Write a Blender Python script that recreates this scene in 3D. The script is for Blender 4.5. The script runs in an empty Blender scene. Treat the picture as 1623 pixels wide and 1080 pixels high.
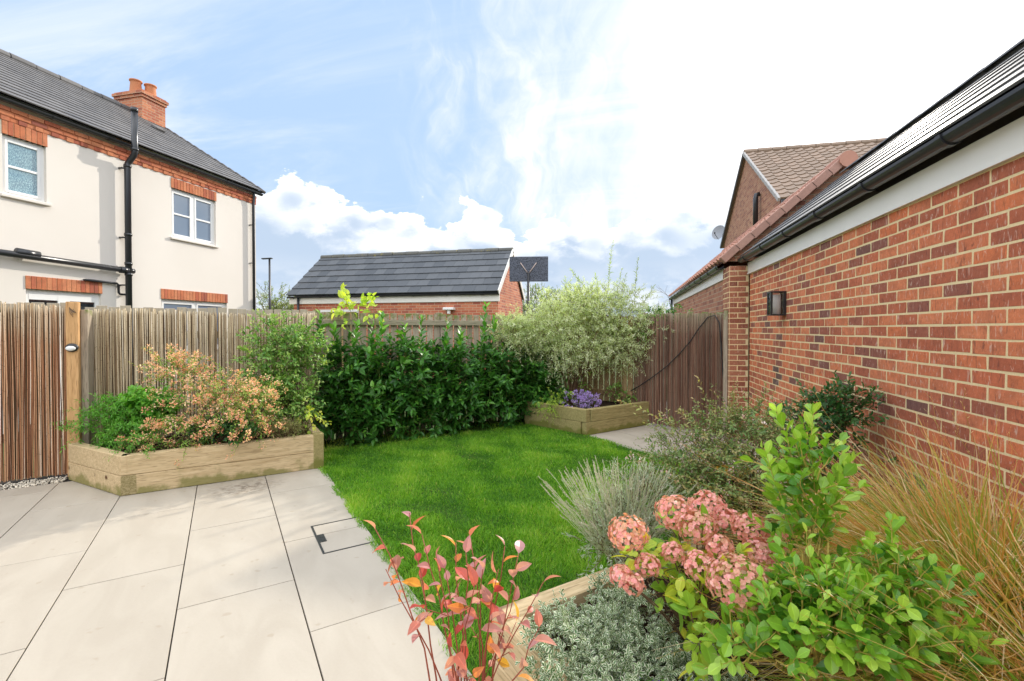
import bpy, math, numpy as np
from mathutils import Vector
R = math.radians
C = bpy.context.scene.collection
sc = bpy.context.scene
SQ = math.sqrt(.5)

# ------------------------------------------------------------------ camera
F_PX, CX, HOR = 743.6, 811.5, 522.0
cam = bpy.data.objects.new('camera', bpy.data.cameras.new('camera'))
C.objects.link(cam); sc.camera = cam
cam.data.sensor_width = 36.0
cam.data.lens = F_PX/1623*36
cam.data.clip_end = 2000; cam.data.clip_start = .05
cam.location = (0, 0, 1.57)
PITCH = R(0.8)
cam.rotation_euler = (R(90)-PITCH, 0, R(13.4))
cam.data.shift_y = -(18-F_PX*math.tan(PITCH))/1623

# ------------------------------------------------------------------ light
SUN_AZ, SUN_EL = R(22.5), R(25)          # azimuth clockwise from +Y
SD = Vector((math.sin(SUN_AZ)*math.cos(SUN_EL), math.cos(SUN_AZ)*math.cos(SUN_EL), math.sin(SUN_EL)))
sun = bpy.data.objects.new('sun', bpy.data.lights.new('sun', 'SUN'))
C.objects.link(sun)
sun.data.energy = 2.9; sun.data.angle = R(.6); sun.data.color = (1, .93, .82)
sun.rotation_euler = (-SD).to_track_quat('-Z', 'Y').to_euler()
sc.view_settings.view_transform = 'Standard'
sc.view_settings.look = 'None'
sc.view_settings.exposure = 0.62
sc.view_settings.gamma = 1

# ------------------------------------------------------------------ node helper
class NT:
    def __init__(s, tree):
        s.t = tree; tree.nodes.clear()
    def n(s, typ, **kw):
        nd = s.t.nodes.new(typ)
        ins = kw.pop('i', {})
        for k, v in kw.items(): setattr(nd, k, v)
        for k, v in ins.items(): s.set(nd.inputs[k], v)
        return nd
    def set(s, sock, v):
        if hasattr(v, 'outputs'): v = v.outputs[0]
        if isinstance(v, bpy.types.NodeSocket): s.t.links.new(v, sock)
        elif isinstance(v, (tuple, list)) and len(v) == 3 and sock.type == 'RGBA': sock.default_value = (*v, 1)
        else: sock.default_value = v
    def m(s, op, a, b=0., c=0., clamp=False):
        nd = s.t.nodes.new('ShaderNodeMath'); nd.operation = op; nd.use_clamp = clamp
        s.set(nd.inputs[0], a); s.set(nd.inputs[1], b); s.set(nd.inputs[2], c)
        return nd.outputs[0]
    def vm(s, op, a, b=(0, 0, 0)):
        nd = s.t.nodes.new('ShaderNodeVectorMath'); nd.operation = op
        s.set(nd.inputs[0], a)
        if op == 'SCALE': s.set(nd.inputs['Scale'], b)
        else: s.set(nd.inputs[1], b)
        return nd.outputs['Value'] if op in ('DOT_PRODUCT', 'LENGTH') else nd.outputs[0]
    def xyz(s, v):
        nd = s.t.nodes.new('ShaderNodeSeparateXYZ'); s.set(nd.inputs[0], v); return nd.outputs
    def comb(s, x, y, z):
        nd = s.t.nodes.new('ShaderNodeCombineXYZ')
        for k, q in enumerate((x, y, z)): s.set(nd.inputs[k], q)
        return nd.outputs[0]
    def mix(s, f, a, b, blend='MIX'):
        nd = s.t.nodes.new('ShaderNodeMix'); nd.data_type = 'RGBA'; nd.blend_type = blend
        s.set(nd.inputs[0], f); s.set(nd.inputs[6], a); s.set(nd.inputs[7], b)
        return nd.outputs[2]
    def ss(s, x, a, b, lo=0., hi=1.):
        nd = s.t.nodes.new('ShaderNodeMapRange'); nd.interpolation_type = 'SMOOTHSTEP'
        for k, q in enumerate((x, a, b, lo, hi)): s.set(nd.inputs[k], q)
        return nd.outputs[0]
    def noise(s, vec, scale=5., detail=3., rough=.5, dist=0.):
        nd = s.t.nodes.new('ShaderNodeTexNoise')
        s.set(nd.inputs['Vector'], vec)
        for k, q in (('Scale', scale), ('Detail', detail), ('Roughness', rough), ('Distortion', dist)): s.set(nd.inputs[k], q)
        return nd.outputs[0]
    def ramp(s, f, stops, mode='LINEAR'):
        nd = s.t.nodes.new('ShaderNodeValToRGB'); nd.color_ramp.interpolation = mode
        el = nd.color_ramp.elements
        while len(el) < len(stops): el.new(.5)
        for e, (p, c) in zip(el, stops):
            e.position = p; e.color = (*c, 1)
        s.set(nd.inputs[0], f)
        return nd.outputs[0]

# ------------------------------------------------------------------ sky
w = bpy.data.worlds.new("World"); sc.world = w; w.use_nodes = True
T = NT(w.node_tree)
sky = T.n('ShaderNodeTexSky', sky_type='NISHITA')
sky.sun_disc = False; sky.sun_elevation = SUN_EL; sky.sun_rotation = SUN_AZ
sky.air_density = 1.0; sky.dust_density = 1.2; sky.ozone_density = 1.3
d = T.vm('NORMALIZE', T.n('ShaderNodeTexCoord').outputs['Generated'])
dx, dy, dz = T.xyz(d)
cosun = T.vm('DOT_PRODUCT', d, tuple(SD))
blue = T.mix(1.0, sky.outputs[0], (1.02, 1.0, 1.10), 'MULTIPLY')
blue = T.vm('SCALE', blue, .125)
blue = T.mix(.92, blue, (.52, .72, 1.06))
el = T.m('ARCSINE', dz)
az = T.m('ARCTAN2', dx, dy)
# thin streaky high cloud
cz = T.m('ADD', T.m('MAXIMUM', dz, .02), .12)
pl = T.comb(T.m('DIVIDE', dx, cz), T.m('DIVIDE', dy, cz), 0.)
rot = T.n('ShaderNodeMapping', i={'Vector': pl, 'Rotation': (0, 0, R(35)), 'Scale': (.55, 1.9, 1)})
ci = T.noise(rot.outputs[0], 1.1, 9., .62, .9)
ci2 = T.noise(pl, .45, 4., .5, .3)
warp = T.noise(T.comb(az, el, 4.), 2.6, 4., .55)
fan = T.noise(T.comb(T.m('ADD', T.m('MULTIPLY', az, 6.5), T.m('MULTIPLY', warp, 2.6)), T.m('ADD', T.m('MULTIPLY', el, 2.2), T.m('MULTIPLY', warp, 1.2)), 1.), 1.5, 9., .60, .08)
puff = T.noise(T.comb(az, el, 9.), 4.2, 6., .58, .6)
zone = T.ss(az, -.75, -.15)
cir = T.m('MULTIPLY', T.ss(ci, .42, .75), T.m('MULTIPLY', T.ss(ci2, .30, .62), .7))
cir = T.m('MAXIMUM', cir, T.m('MULTIPLY', zone, T.m('MULTIPLY', T.ss(fan, .38, .80), T.ss(puff, .32, .70))))
# more veil towards the sun
near = T.ss(cosun, .55, 1.0)
veil = T.m('MINIMUM', T.m('ADD', T.m('MULTIPLY', cir, .9), T.m('MULTIPLY', T.ss(T.m('ADD', cosun, T.m('ADD', T.m('MULTIPLY', T.m('SUBTRACT', fan, .5), .34), T.m('MULTIPLY', T.m('SUBTRACT', puff, .5), .24))), .74, 1.02), .95)), 1.)
overh = T.ss(el, .75, 1.15)           # unseen bright cloud added overhead and behind to lift the shade
behind = T.ss(dy, .35, -.15)
veil = T.m('MINIMUM', T.m('ADD', veil, T.m('MULTIPLY', T.m('MAXIMUM', overh, behind), T.m('ADD', T.m('MULTIPLY', ci, .5), .45))), 1.)
bright = T.m('ADD', 1., T.m('MULTIPLY', T.m('MAXIMUM', overh, behind), 1.45))
col = T.mix(veil, blue, T.vm('SCALE', (1.08, 1.10, 1.14), bright))
# heaped cloud bank near the horizon
pr = T.noise(T.comb(T.m('MULTIPLY', az, 1.0), 3.1, 0.), 3.6, 2., .5)
v1 = T.noise(T.comb(T.m('MULTIPLY', az, 1.), T.m('MULTIPLY', el, 1.6), 7.), 5.5, 12., .62, .25)
vor = T.n('ShaderNodeTexVoronoi', feature='SMOOTH_F1', i={'Vector': T.comb(az, T.m('MULTIPLY', el, 1.4), T.m('MULTIPLY', v1, .25)), 'Scale': 17., 'Smoothness': .5}).outputs['Distance']
top = T.m('ADD', .185, T.m('MULTIPLY', pr, .19))
dep = T.m('SUBTRACT', T.m('ADD', top, T.m('MULTIPLY', T.m('SUBTRACT', v1, .5), .26)), el)
dep = T.m('SUBTRACT', dep, T.m('MULTIPLY', vor, .075))
cmask = T.ss(dep, 0., .012)
edge = T.ss(dep, .0, .10)
wisp = T.noise(T.comb(az, T.m('MULTIPLY', el, 2.), 2.), 9., 8., .6)
greyf = T.m('MULTIPLY', edge, T.ss(T.m('ADD', wisp, T.m('MULTIPLY', edge, .18)), .34, .58))
ccol = T.mix(greyf, (1.28, 1.28, 1.28), (.56, .69, .87))
lowh = T.ss(el, .16, .02)
ccol = T.mix(T.m('MULTIPLY', lowh, T.ss(wisp, .35, .6)), ccol, (1.0, 1.04, 1.08))
col = T.mix(cmask, col, ccol)
# glow round the sun
g1 = T.m('MULTIPLY', T.m('POWER', T.m('MAXIMUM', cosun, 0.), 30.), .22)
g2 = T.m('MULTIPLY', T.m('POWER', T.m('MAXIMUM', cosun, 0.), 110.), 5.)
glow = T.m('ADD', g1, g2)
col = T.vm('ADD', col, T.vm('SCALE', (1., .97, .93), glow))
col = T.mix(T.ss(el, -.01, -.05), col, (.25, .27, .22))
bg = T.n('ShaderNodeBackground', i={'Color': col, 'Strength': .68})
wo = T.n('ShaderNodeOutputWorld'); T.t.links.new(bg.outputs[0], wo.inputs[0])

# ------------------------------------------------------------------ materials
def material(name, rough=.7, spec=.3, base=None, metal=0., coat=0.):
    m = bpy.data.materials.new(name); m.use_nodes = True
    t = NT(m.node_tree)
    out = t.n('ShaderNodeOutputMaterial')
    b = t.n('ShaderNodeBsdfPrincipled')
    b.inputs['Roughness'].default_value = rough
    b.inputs['Specular IOR Level'].default_value = spec
    b.inputs['Metallic'].default_value = metal
    b.inputs['Coat Weight'].default_value = coat
    if base: b.inputs['Base Color'].default_value = (*base, 1)
    t.t.links.new(b.outputs[0], out.inputs[0])
    t.b, t.out, t.mat = b, out, m
    return t
def bump(t, h, dist=.005, strength=.6):
    nd = t.n('ShaderNodeBump', i={'Height': h, 'Distance': dist, 'Strength': strength})
    t.set(t.b.inputs['Normal'], nd.outputs[0])
def pos(t): return t.n('ShaderNodeNewGeometry').outputs['Position']
def rpi(t): return t.n('ShaderNodeNewGeometry').outputs['Random Per Island']
def uvz(t):    # garden axes: u, v turned 45 degrees, z
    x, y, z = t.xyz(pos(t))
    return t.m('MULTIPLY', t.m('ADD', x, y), SQ), t.m('MULTIPLY', t.m('SUBTRACT', y, x), SQ), z

def plain(name, colr, rough=.6, var=.12, scale=20., spec=.3, bmp=0., metal=0., isl=0.):
    t = material(name, rough, spec, metal=metal)
    n = t.noise(pos(t), scale, 5., .6)
    f = t.m('ADD', t.m('MULTIPLY', t.m('SUBTRACT', n, .5), var*2.2), 1.)
    if isl: f = t.m('ADD', f, t.m('MULTIPLY', t.m('SUBTRACT', rpi(t), .5), isl))
    t.set(t.b.inputs['Base Color'], t.vm('SCALE', colr, f))
    if bmp: bump(t, n, bmp)
    return t.mat

def leafmat(name, stops, rim=None, rough=.45, spec=.4, transl=.28, tw=.75, veins=.12):
    """stops: colour over the leaf's own tone; rim: colour of a variegated margin"""
    t = material(name, rough, spec)
    tone = t.n('ShaderNodeAttribute', attribute_name='tone').outputs['Fac']
    edge = t.n('ShaderNodeAttribute', attribute_name='edge').outputs['Fac']
    f = t.m('ADD', t.m('MULTIPLY', tone, tw), t.m('MULTIPLY', rpi(t), 1-tw))
    k = len(stops)
    c = t.ramp(f, [(i/(k-1), s) for i, s in enumerate(stops)])
    if veins: c = t.mix(t.m('MULTIPLY', t.ss(edge, .16, .0), veins*3), c, t.vm('SCALE', c, 1.7))
    if rim:
        j = t.noise(pos(t), 220., 2.)
        c = t.mix(t.ss(t.m('ADD', edge, t.m('MULTIPLY', t.m('SUBTRACT', j, .5), .5)), .50, .72), c, rim)
    c = t.mix(.22, c, t.vm('SCALE', c, t.m('ADD', .4, t.m('MULTIPLY', t.noise(pos(t), 60., 3.), 1.2))))
    t.set(t.b.inputs['Base Color'], c)
    tr = t.n('ShaderNodeBsdfTranslucent', i={'Color': t.vm('MULTIPLY', c, (1.5, 1.6, .8))})
    mx = t.n('ShaderNodeMixShader', i={0: transl})
    t.t.links.new(t.b.outputs[0], mx.inputs[1]); t.t.links.new(tr.outputs[0], mx.inputs[2])
    t.t.links.new(mx.outputs[0], t.out.inputs[0])
    return t.mat

def brick_shader(name, cols, mortar, lens=.225, hgt=.075):
    t = material(name, .85, .2)
    geo = t.n('ShaderNodeNewGeometry')
    x, y, z = t.xyz(geo.outputs['Position'])
    nx, ny, nz = t.xyz(geo.outputs['Normal'])
    s = t.m('GREATER_THAN', t.m('ABSOLUTE', nx), t.m('ABSOLUTE', ny))
    u = t.m('ADD', t.m('MULTIPLY', s, y), t.m('MULTIPLY', t.m('SUBTRACT', 1., s), x))
    j = t.noise(geo.outputs['Position'], 30., 3.)
    zz = t.m('DIVIDE', t.m('ADD', z, t.m('MULTIPLY', j, .004)), hgt)
    row = t.m('FLOOR', zz)
    uu = t.m('ADD', t.m('DIVIDE', t.m('ADD', u, t.m('MULTIPLY', j, .004)), lens), t.m('MULTIPLY', t.m('MODULO', row, 2.), .5))
    colm = t.m('FLOOR', uu)
    fu, fz = t.m('FRACT', uu), t.m('FRACT', zz)
    du = t.m('MULTIPLY', t.m('MINIMUM', fu, t.m('SUBTRACT', 1., fu)), lens)
    dzz = t.m('MULTIPLY', t.m('MINIMUM', fz, t.m('SUBTRACT', 1., fz)), hgt)
    md = t.m('MINIMUM', du, dzz)
    mask = t.ss(md, .004, .0065)
    wn = t.n('ShaderNodeTexWhiteNoise', noise_dimensions='3D', i={'Vector': t.comb(colm, row, 0.)})
    k = len(cols)
    bc = t.ramp(wn.outputs['Value'], [(i/k, c) for i, c in enumerate(cols)], 'CONSTANT')
    n = t.noise(geo.outputs['Position'], 38., 5., .65)
    bc = t.vm('SCALE', bc, t.m('ADD', .62, t.m('MULTIPLY', n, .76)))
    t.set(t.b.inputs['Base Color'], t.mix(mask, mortar, bc))
    bump(t, t.m('ADD', mask, t.m('MULTIPLY', n, .3)), .006, .8)
    return t.mat

M = {}
def brick_solid(name, stops, scuff=True):
    t = material(name, .88, .2)
    c = t.ramp(rpi(t), stops, 'LINEAR')
    p = pos(t)
    n = t.noise(p, 45., 6., .7)
    n2 = t.noise(p, 9., 3., .6)
    c = t.mix(t.ss(n2, .35, .75), c, t.mix(.4, c, (.24, .085, .055)))
    c = t.vm('SCALE', c, t.m('ADD', .68, t.m('MULTIPLY', n, .64)))
    if scuff:
        x, y, z = t.xyz(p)
        st = t.noise(t.comb(t.m('MULTIPLY', y, 60.), t.m('MULTIPLY', x, 60.), t.m('MULTIPLY', z, 14.)), 1., 4., .6, 1.2)
        c = t.mix(t.m('MULTIPLY', t.ss(st, .57, .68), .55), c, (.70, .52, .42))
        c = t.mix(t.m('MULTIPLY', t.ss(st, .42, .33), .55), c, (.10, .05, .045))
    t.set(t.b.inputs['Base Color'], c)
    bump(t, n, .004, .8)
    return t.mat
M['brick'] = brick_solid('red_stock_brick', [(0, (.66, .19, .08)), (.3, (.68, .23, .11)), (.55, (.56, .16, .08)), (.75, (.44, .13, .07)), (.9, (.34, .115, .075)), (.965, (.24, .10, .08)), (1, (.13, .09, .08))])
M['brick_pier'] = brick_solid('pier_brick', [(0, (.40, .15, .085)), (.4, (.46, .20, .12)), (.75, (.34, .12, .07)), (1, (.24, .09, .06))])
M['lintel_brick'] = brick_solid('lintel_brick', [(0, (.52, .17, .08)), (.5, (.60, .24, .12)), (.8, (.46, .13, .07)), (1, (.30, .10, .07))], False)
M['mortar'] = plain('sandy_mortar', (.78, .62, .36), .95, .16, 90., .1, .003)
M['brick_far'] = brick_shader('garage_brick', [(.50, .16, .09), (.44, .13, .075), (.55, .20, .11), (.36, .11, .075), (.50, .17, .09)], (.55, .42, .28))
M['brick_house'] = brick_shader('buff_red_brick', [(.42, .20, .125), (.38, .17, .11), (.46, .24, .15), (.30, .13, .09), (.40, .19, .12)], (.46, .36, .26))
M['brick_chim'] = brick_shader('chimney_brick', [(.50, .19, .10), (.44, .15, .085), (.55, .22, .12), (.38, .13, .08)], (.55, .40, .27))
t = material('cream_render', .9, .15)
n = t.noise(pos(t), 260., 4.); n2 = t.noise(pos(t), .7, 4.)
t.set(t.b.inputs['Base Color'], t.mix(t.ss(n2, .3, .75), (.75, .70, .635), (.71, .66, .595)))
bump(t, n, .002, .5); M['render'] = t.mat
M['upvc'] = plain('white_plastic', (.82, .82, .80), .3, .02, 8., .5)
M['fascia'] = plain('white_fascia', (.78, .76, .70), .35, .05, 6., .4)
M['blackpipe'] = plain('black_plastic', (.022, .024, .028), .28, .15, 12., .55)
M['lead'] = plain('lead_flashing', (.30, .31, .32), .5, .15, 12., .5)
M['terracotta'] = plain('terracotta', (.52, .21, .10), .75, .12, 16., .25, .003)
def tilemat(name, a, b, rough, moss=None, spec=.4):
    t = material(name, rough, spec)
    n = t.noise(pos(t), 16., 5., .65); n2 = t.noise(pos(t), 150., 3.)
    c = t.mix(rpi(t), a, b)
    c = t.vm('SCALE', c, t.m('ADD', .7, t.m('MULTIPLY', n, .6)))
    if moss: c = t.mix(t.ss(t.noise(pos(t), 7., 5., .7), .56, .68), c, moss)
    t.set(t.b.inputs['Base Color'], c)
    t.set(t.b.inputs['Roughness'], t.m('ADD', rough-.1, t.m('MULTIPLY', n, .2)))
    bump(t, n2, .0015, .5)
    return t.mat
M['tile_house'] = tilemat('grey_roof_tile', (.105, .10, .098), (.15, .142, .136), .6)
M['tile_mid'] = tilemat('slate_grey_tile', (.055, .062, .070), (.095, .102, .110), .5)
M['tile_near'] = tilemat('glossy_grey_tile', (.20, .20, .20), (.24, .24, .235), .5, None, .4)
t = material('smooth_grey_tile', .55, .35)
t.set(t.b.inputs['Base Color'], t.vm('SCALE', (.125, .125, .128), t.m('ADD', .85, t.m('MULTIPLY', t.noise(pos(t), 9., 4.), .3))))
M['tile_near'] = t.mat
M['ridge_moss'] = tilemat('mossy_ridge_tile', (.09, .092, .085), (.12, .12, .11), .7, (.30, .24, .04))
M['pantile'] = tilemat('clay_pantile', (.44, .20, .13), (.34, .15, .10), .6, (.28, .21, .12))
M['pantile_far'] = tilemat('brown_pantile', (.31, .22, .16), (.25, .18, .13), .6)
M['verge'] = tilemat('clay_verge_tile', (.33, .18, .135), (.38, .21, .16), .6)
M['ridge_clay'] = plain('clay_ridge', (.44, .22, .16), .75, .12, 16., .25)
def glassmat(name, tint, curtain=None):
    t = material(name, .03, .8)
    c = tint
    if curtain:
        v = t.n('ShaderNodeTexVoronoi', i={'Vector': t.vm('MULTIPLY', pos(t), (1, 120, 34)), 'Scale': 1.}).outputs['Distance']
        c = t.mix(t.ss(v, .2, .6), curtain, tint)
    t.set(t.b.inputs['Base Color'], c)
    t.b.inputs['Coat Weight'].default_value = .6; t.b.inputs['Coat Roughness'].default_value = .01
    return t.mat
M['glass'] = glassmat('window_glass', (.17, .22, .29))
M['glass_teal'] = glassmat('patterned_glass', (.14, .24, .30), (.36, .54, .58))
M['net'] = plain('net_curtain', (.62, .66, .72), .8, .1, 30.)
M['iron'] = plain('black_metal', (.02, .02, .022), .4, .1, 30., .5)

def woodmat(name, cols, axis, rough=.8, algae=0., knots=True, isl=.35, algae_top=None):
    """grain runs along the chosen garden axis"""
    t = material(name, rough, .2)
    u, v, z = uvz(t)
    r = rpi(t)
    k = {'u': (3., 38., 38.), 'v': (38., 3., 38.), 'z': (38., 38., 2.6)}[axis]
    vec = t.comb(t.m('MULTIPLY', u, k[0]), t.m('MULTIPLY', v, k[1]), t.m('ADD', t.m('MULTIPLY', z, k[2]), t.m('MULTIPLY', r, 60.)))
    g = t.noise(vec, 1., 6., .62, .6)
    g2 = t.noise(vec, 3.2, 3., .5)
    c = t.ramp(t.m('ADD', t.m('MULTIPLY', g, 1-isl), t.m('MULTIPLY', r, isl)), [(.18, cols[0]), (.5, cols[1]), (.82, cols[2])])
    c = t.mix(t.m('MULTIPLY', t.ss(g2, .52, .68), .6), c, t.vm('SCALE', cols[0], .6))
    p = pos(t)
    if knots:
        vo = t.n('ShaderNodeTexVoronoi', i={'Vector': t.vm('MULTIPLY', vec, (.12, .12, .12)) if axis != 'z' else t.vm('MULTIPLY', vec, (.16, .16, .55)), 'Scale': 1.05}).outputs['Distance']
        c = t.mix(t.ss(vo, .15, .05), c, (.10, .045, .02))
    if algae:
        na = t.noise(p, 5., 5., .6)
        am = t.ss(t.m('ADD', t.m('MULTIPLY', t.ss(z, .16, .0), .32), na), .58, .8)
        c = t.mix(t.m('MULTIPLY', am, algae), c, (.16, .16, .035))
    if algae_top is not None:
        na = t.noise(p, 9., 4., .6)
        c = t.mix(t.ss(t.m('ADD', t.m('MULTIPLY', t.ss(z, algae_top-.25, algae_top), .35), na), .72, .95), c, (.17, .20, .06))
    t.set(t.b.inputs['Base Color'], c)
    bump(t, g, .004, .55)
    return t.mat
SL = [(.36, .25, .12), (.60, .46, .27), (.78, .65, .44)]
M['sleeper_u'] = woodmat('sleeper_timber_u', SL, 'u', algae=.75)
M['sleeper_v'] = woodmat('sleeper_timber_v', SL, 'v', algae=.85)
SL2 = [(.20, .16, .06), (.36, .30, .13), (.50, .43, .22)]
M['sleeper_green_u'] = woodmat('damp_timber_u', SL2, 'u', algae=.9)
M['sleeper_green_v'] = woodmat('damp_timber_v', SL2, 'v', algae=.9)
t = material('end_grain_timber', .85, .2)
rg = t.noise(t.vm('MULTIPLY', pos(t), (9, 9, 22)), 1.2, 4., .6, 2.)
t.set(t.b.inputs['Base Color'], t.mix(t.ss(t.m('FRACT', t.m('MULTIPLY', rg, 7.)), .2, .8), (.20, .16, .065), (.36, .29, .15))); bump(t, rg, .004)
M['endgrain'] = t.mat
M['post_new'] = woodmat('orange_pine', [(.40, .22, .09), (.56, .33, .15), (.66, .42, .21)], 'z', isl=.1)
M['board'] = woodmat('weathered_board', [(.22, .18, .13), (.40, .33, .25), (.54, .46, .36)], 'z', algae_top=1.8)
t = material('reed_shaded_board', .85, .2)
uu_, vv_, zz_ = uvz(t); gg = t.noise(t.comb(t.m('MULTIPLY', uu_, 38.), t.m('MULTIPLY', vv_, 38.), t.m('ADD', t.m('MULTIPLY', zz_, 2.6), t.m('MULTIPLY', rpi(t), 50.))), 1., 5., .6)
wc_ = t.mix(gg, (.09, .055, .03), (.22, .15, .09)); wt_ = t.mix(gg, (.26, .22, .15), (.52, .46, .36))  # board colour darkened below the tops so gaps between reeds read as shade
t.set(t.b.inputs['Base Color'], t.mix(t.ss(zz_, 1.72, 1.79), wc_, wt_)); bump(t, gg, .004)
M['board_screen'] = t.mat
M['board_v'] = woodmat('weathered_rail', [(.20, .17, .12), (.34, .30, .21), (.46, .40, .28)], 'u')
M['board_warm'] = woodmat('warm_board', [(.24, .15, .07), (.38, .25, .13), (.48, .34, .18)], 'z')
def reedmat(name, stops, top):
    t = material(name, .75, .25)
    u, v, z = uvz(t)
    r = rpi(t)
    n = t.noise(t.comb(t.m('MULTIPLY', r, 90.), 0., t.m('MULTIPLY', z, 5.5)), 1., 5., .7)
    f = t.m('ADD', t.m('MULTIPLY', r, .72), t.m('MULTIPLY', n, .30))
    c = t.ramp(f, stops)
    fade = t.ss(t.m('ADD', z, t.m('MULTIPLY', t.noise(pos(t), 4., 3.), .6)), top[0], top[1])
    c = t.mix(t.m('MULTIPLY', fade, .8), c, t.ramp(f, top[2]))
    nod = t.ss(t.m('FRACT', t.m('ADD', t.m('MULTIPLY', z, 4.), t.m('MULTIPLY', r, 17.))), .97, .985)
    c = t.mix(t.m('MULTIPLY', nod, .6), c, (.08, .04, .025))
    t.set(t.b.inputs['Base Color'], c)
    return t.mat
GREY = [(0, (.12, .09, .05)), (.25, (.36, .27, .15)), (.55, (.58, .47, .30)), (.85, (.70, .61, .45)), (1, (.74, .70, .58))]
M['reed_red'] = reedmat('red_brown_reed', [(0, (.06, .028, .018)), (.25, (.26, .11, .055)), (.5, (.48, .24, .12)), (.72, (.62, .38, .22)), (.85, (.80, .68, .54)), (1, (.84, .78, .68))], (1.6, 2.2, GREY))
M['reed_tan'] = reedmat('weathered_reed', [(0, (.10, .06, .035)), (.2, (.30, .20, .11)), (.45, (.58, .44, .27)), (.8, (.76, .64, .46)), (1, (.86, .80, .68))], (1.5, 2.1, GREY))
M['reed_dark'] = reedmat('dark_brown_reed', [(0, (.045, .022, .016)), (.3, (.13, .058, .038)), (.6, (.23, .12, .08)), (.85, (.34, .21, .14)), (1, (.46, .36, .27))], (1.75, 2.2, [(0, (.10, .08, .05)), (.5, (.26, .21, .13)), (1, (.38, .33, .22))]))

# paving
t = material('porcelain_paving', .55, .3)
u, v, z = uvz(t)
r = rpi(t)
st = t.noise(t.comb(t.m('ADD', t.m('MULTIPLY', u, 3.2), t.m('MULTIPLY', r, 30.)), t.m('MULTIPLY', v, 1.1), 0.), 1.3, 6., .55, .8)
fine = t.noise(pos(t), 70., 4., .6)
c = t.mix(t.ss(st, .3, .72), (.385, .34, .275), (.43, .385, .315))
c = t.vm('SCALE', c, t.m('ADD', .93, t.m('MULTIPLY', t.m('ADD', t.m('MULTIPLY', fine, .6), t.m('MULTIPLY', r, .5)), .13)))
# damp dirt in front of the planter
du_ = t.m('DIVIDE', t.m('SUBTRACT', u, .18), .42); dv_ = t.m('DIVIDE', t.m('SUBTRACT', v, 5.32), .30)
dd = t.m('SQRT', t.m('ADD', t.m('MULTIPLY', du_, du_), t.m('MULTIPLY', dv_, dv_)))
dn = t.noise(t.comb(t.m('MULTIPLY', u, 9.), t.m('MULTIPLY', v, 20.), 0.), 1.6, 7., .75, .6)
dm = t.m('MULTIPLY', t.ss(dd, 1.15, .1), t.ss(dn, .44, .60))
c = t.mix(t.m('MULTIPLY', dm, .9), c, (.13, .10, .075))
spk = t.noise(pos(t), 11., 2.)
c = t.mix(t.m('MULTIPLY', t.ss(spk, .66, .74), .4), c, (.30, .24, .17))
t.set(t.b.inputs['Base Color'], c); bump(t, fine, .0012, .4)
M['paving'] = t.mat
M['drainmetal'] = plain('drain_metal', (.07, .07, .065), .45, .3, 60., .5, 0, .6)
M['joint'] = plain('dark_joint', (.035, .032, .028), .9, .3, 60.)
M['soil'] = plain('dark_soil', (.035, .022, .014), .95, .5, 60., .1, .02)
M['lawn_soil'] = plain('lawn_floor', (.045, .085, .015), .95, .4, 30., .1)
M['far_ground'] = plain('rough_grass_ground', (.07, .10, .035), .95, .4, .5, .1)
M['gravel'] = plain('white_gravel', (.62, .56, .46), .8, .2, 60., .2, 0, isl=.7)

# ------------------------------------------------------------------ object helpers
def tag(o, label=None, cat=None, group=None, kind=None):
    if label: o['label'] = label
    if cat: o['category'] = cat
    if group: o['group'] = group
    if kind: o['kind'] = kind
    return o
def thing(name, label, cat, loc=(0, 0, 0), group=None):
    o = bpy.data.objects.new(name, None); C.objects.link(o)
    o.location = loc; o.empty_display_size = .1
    return tag(o, label, cat, group)

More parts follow.
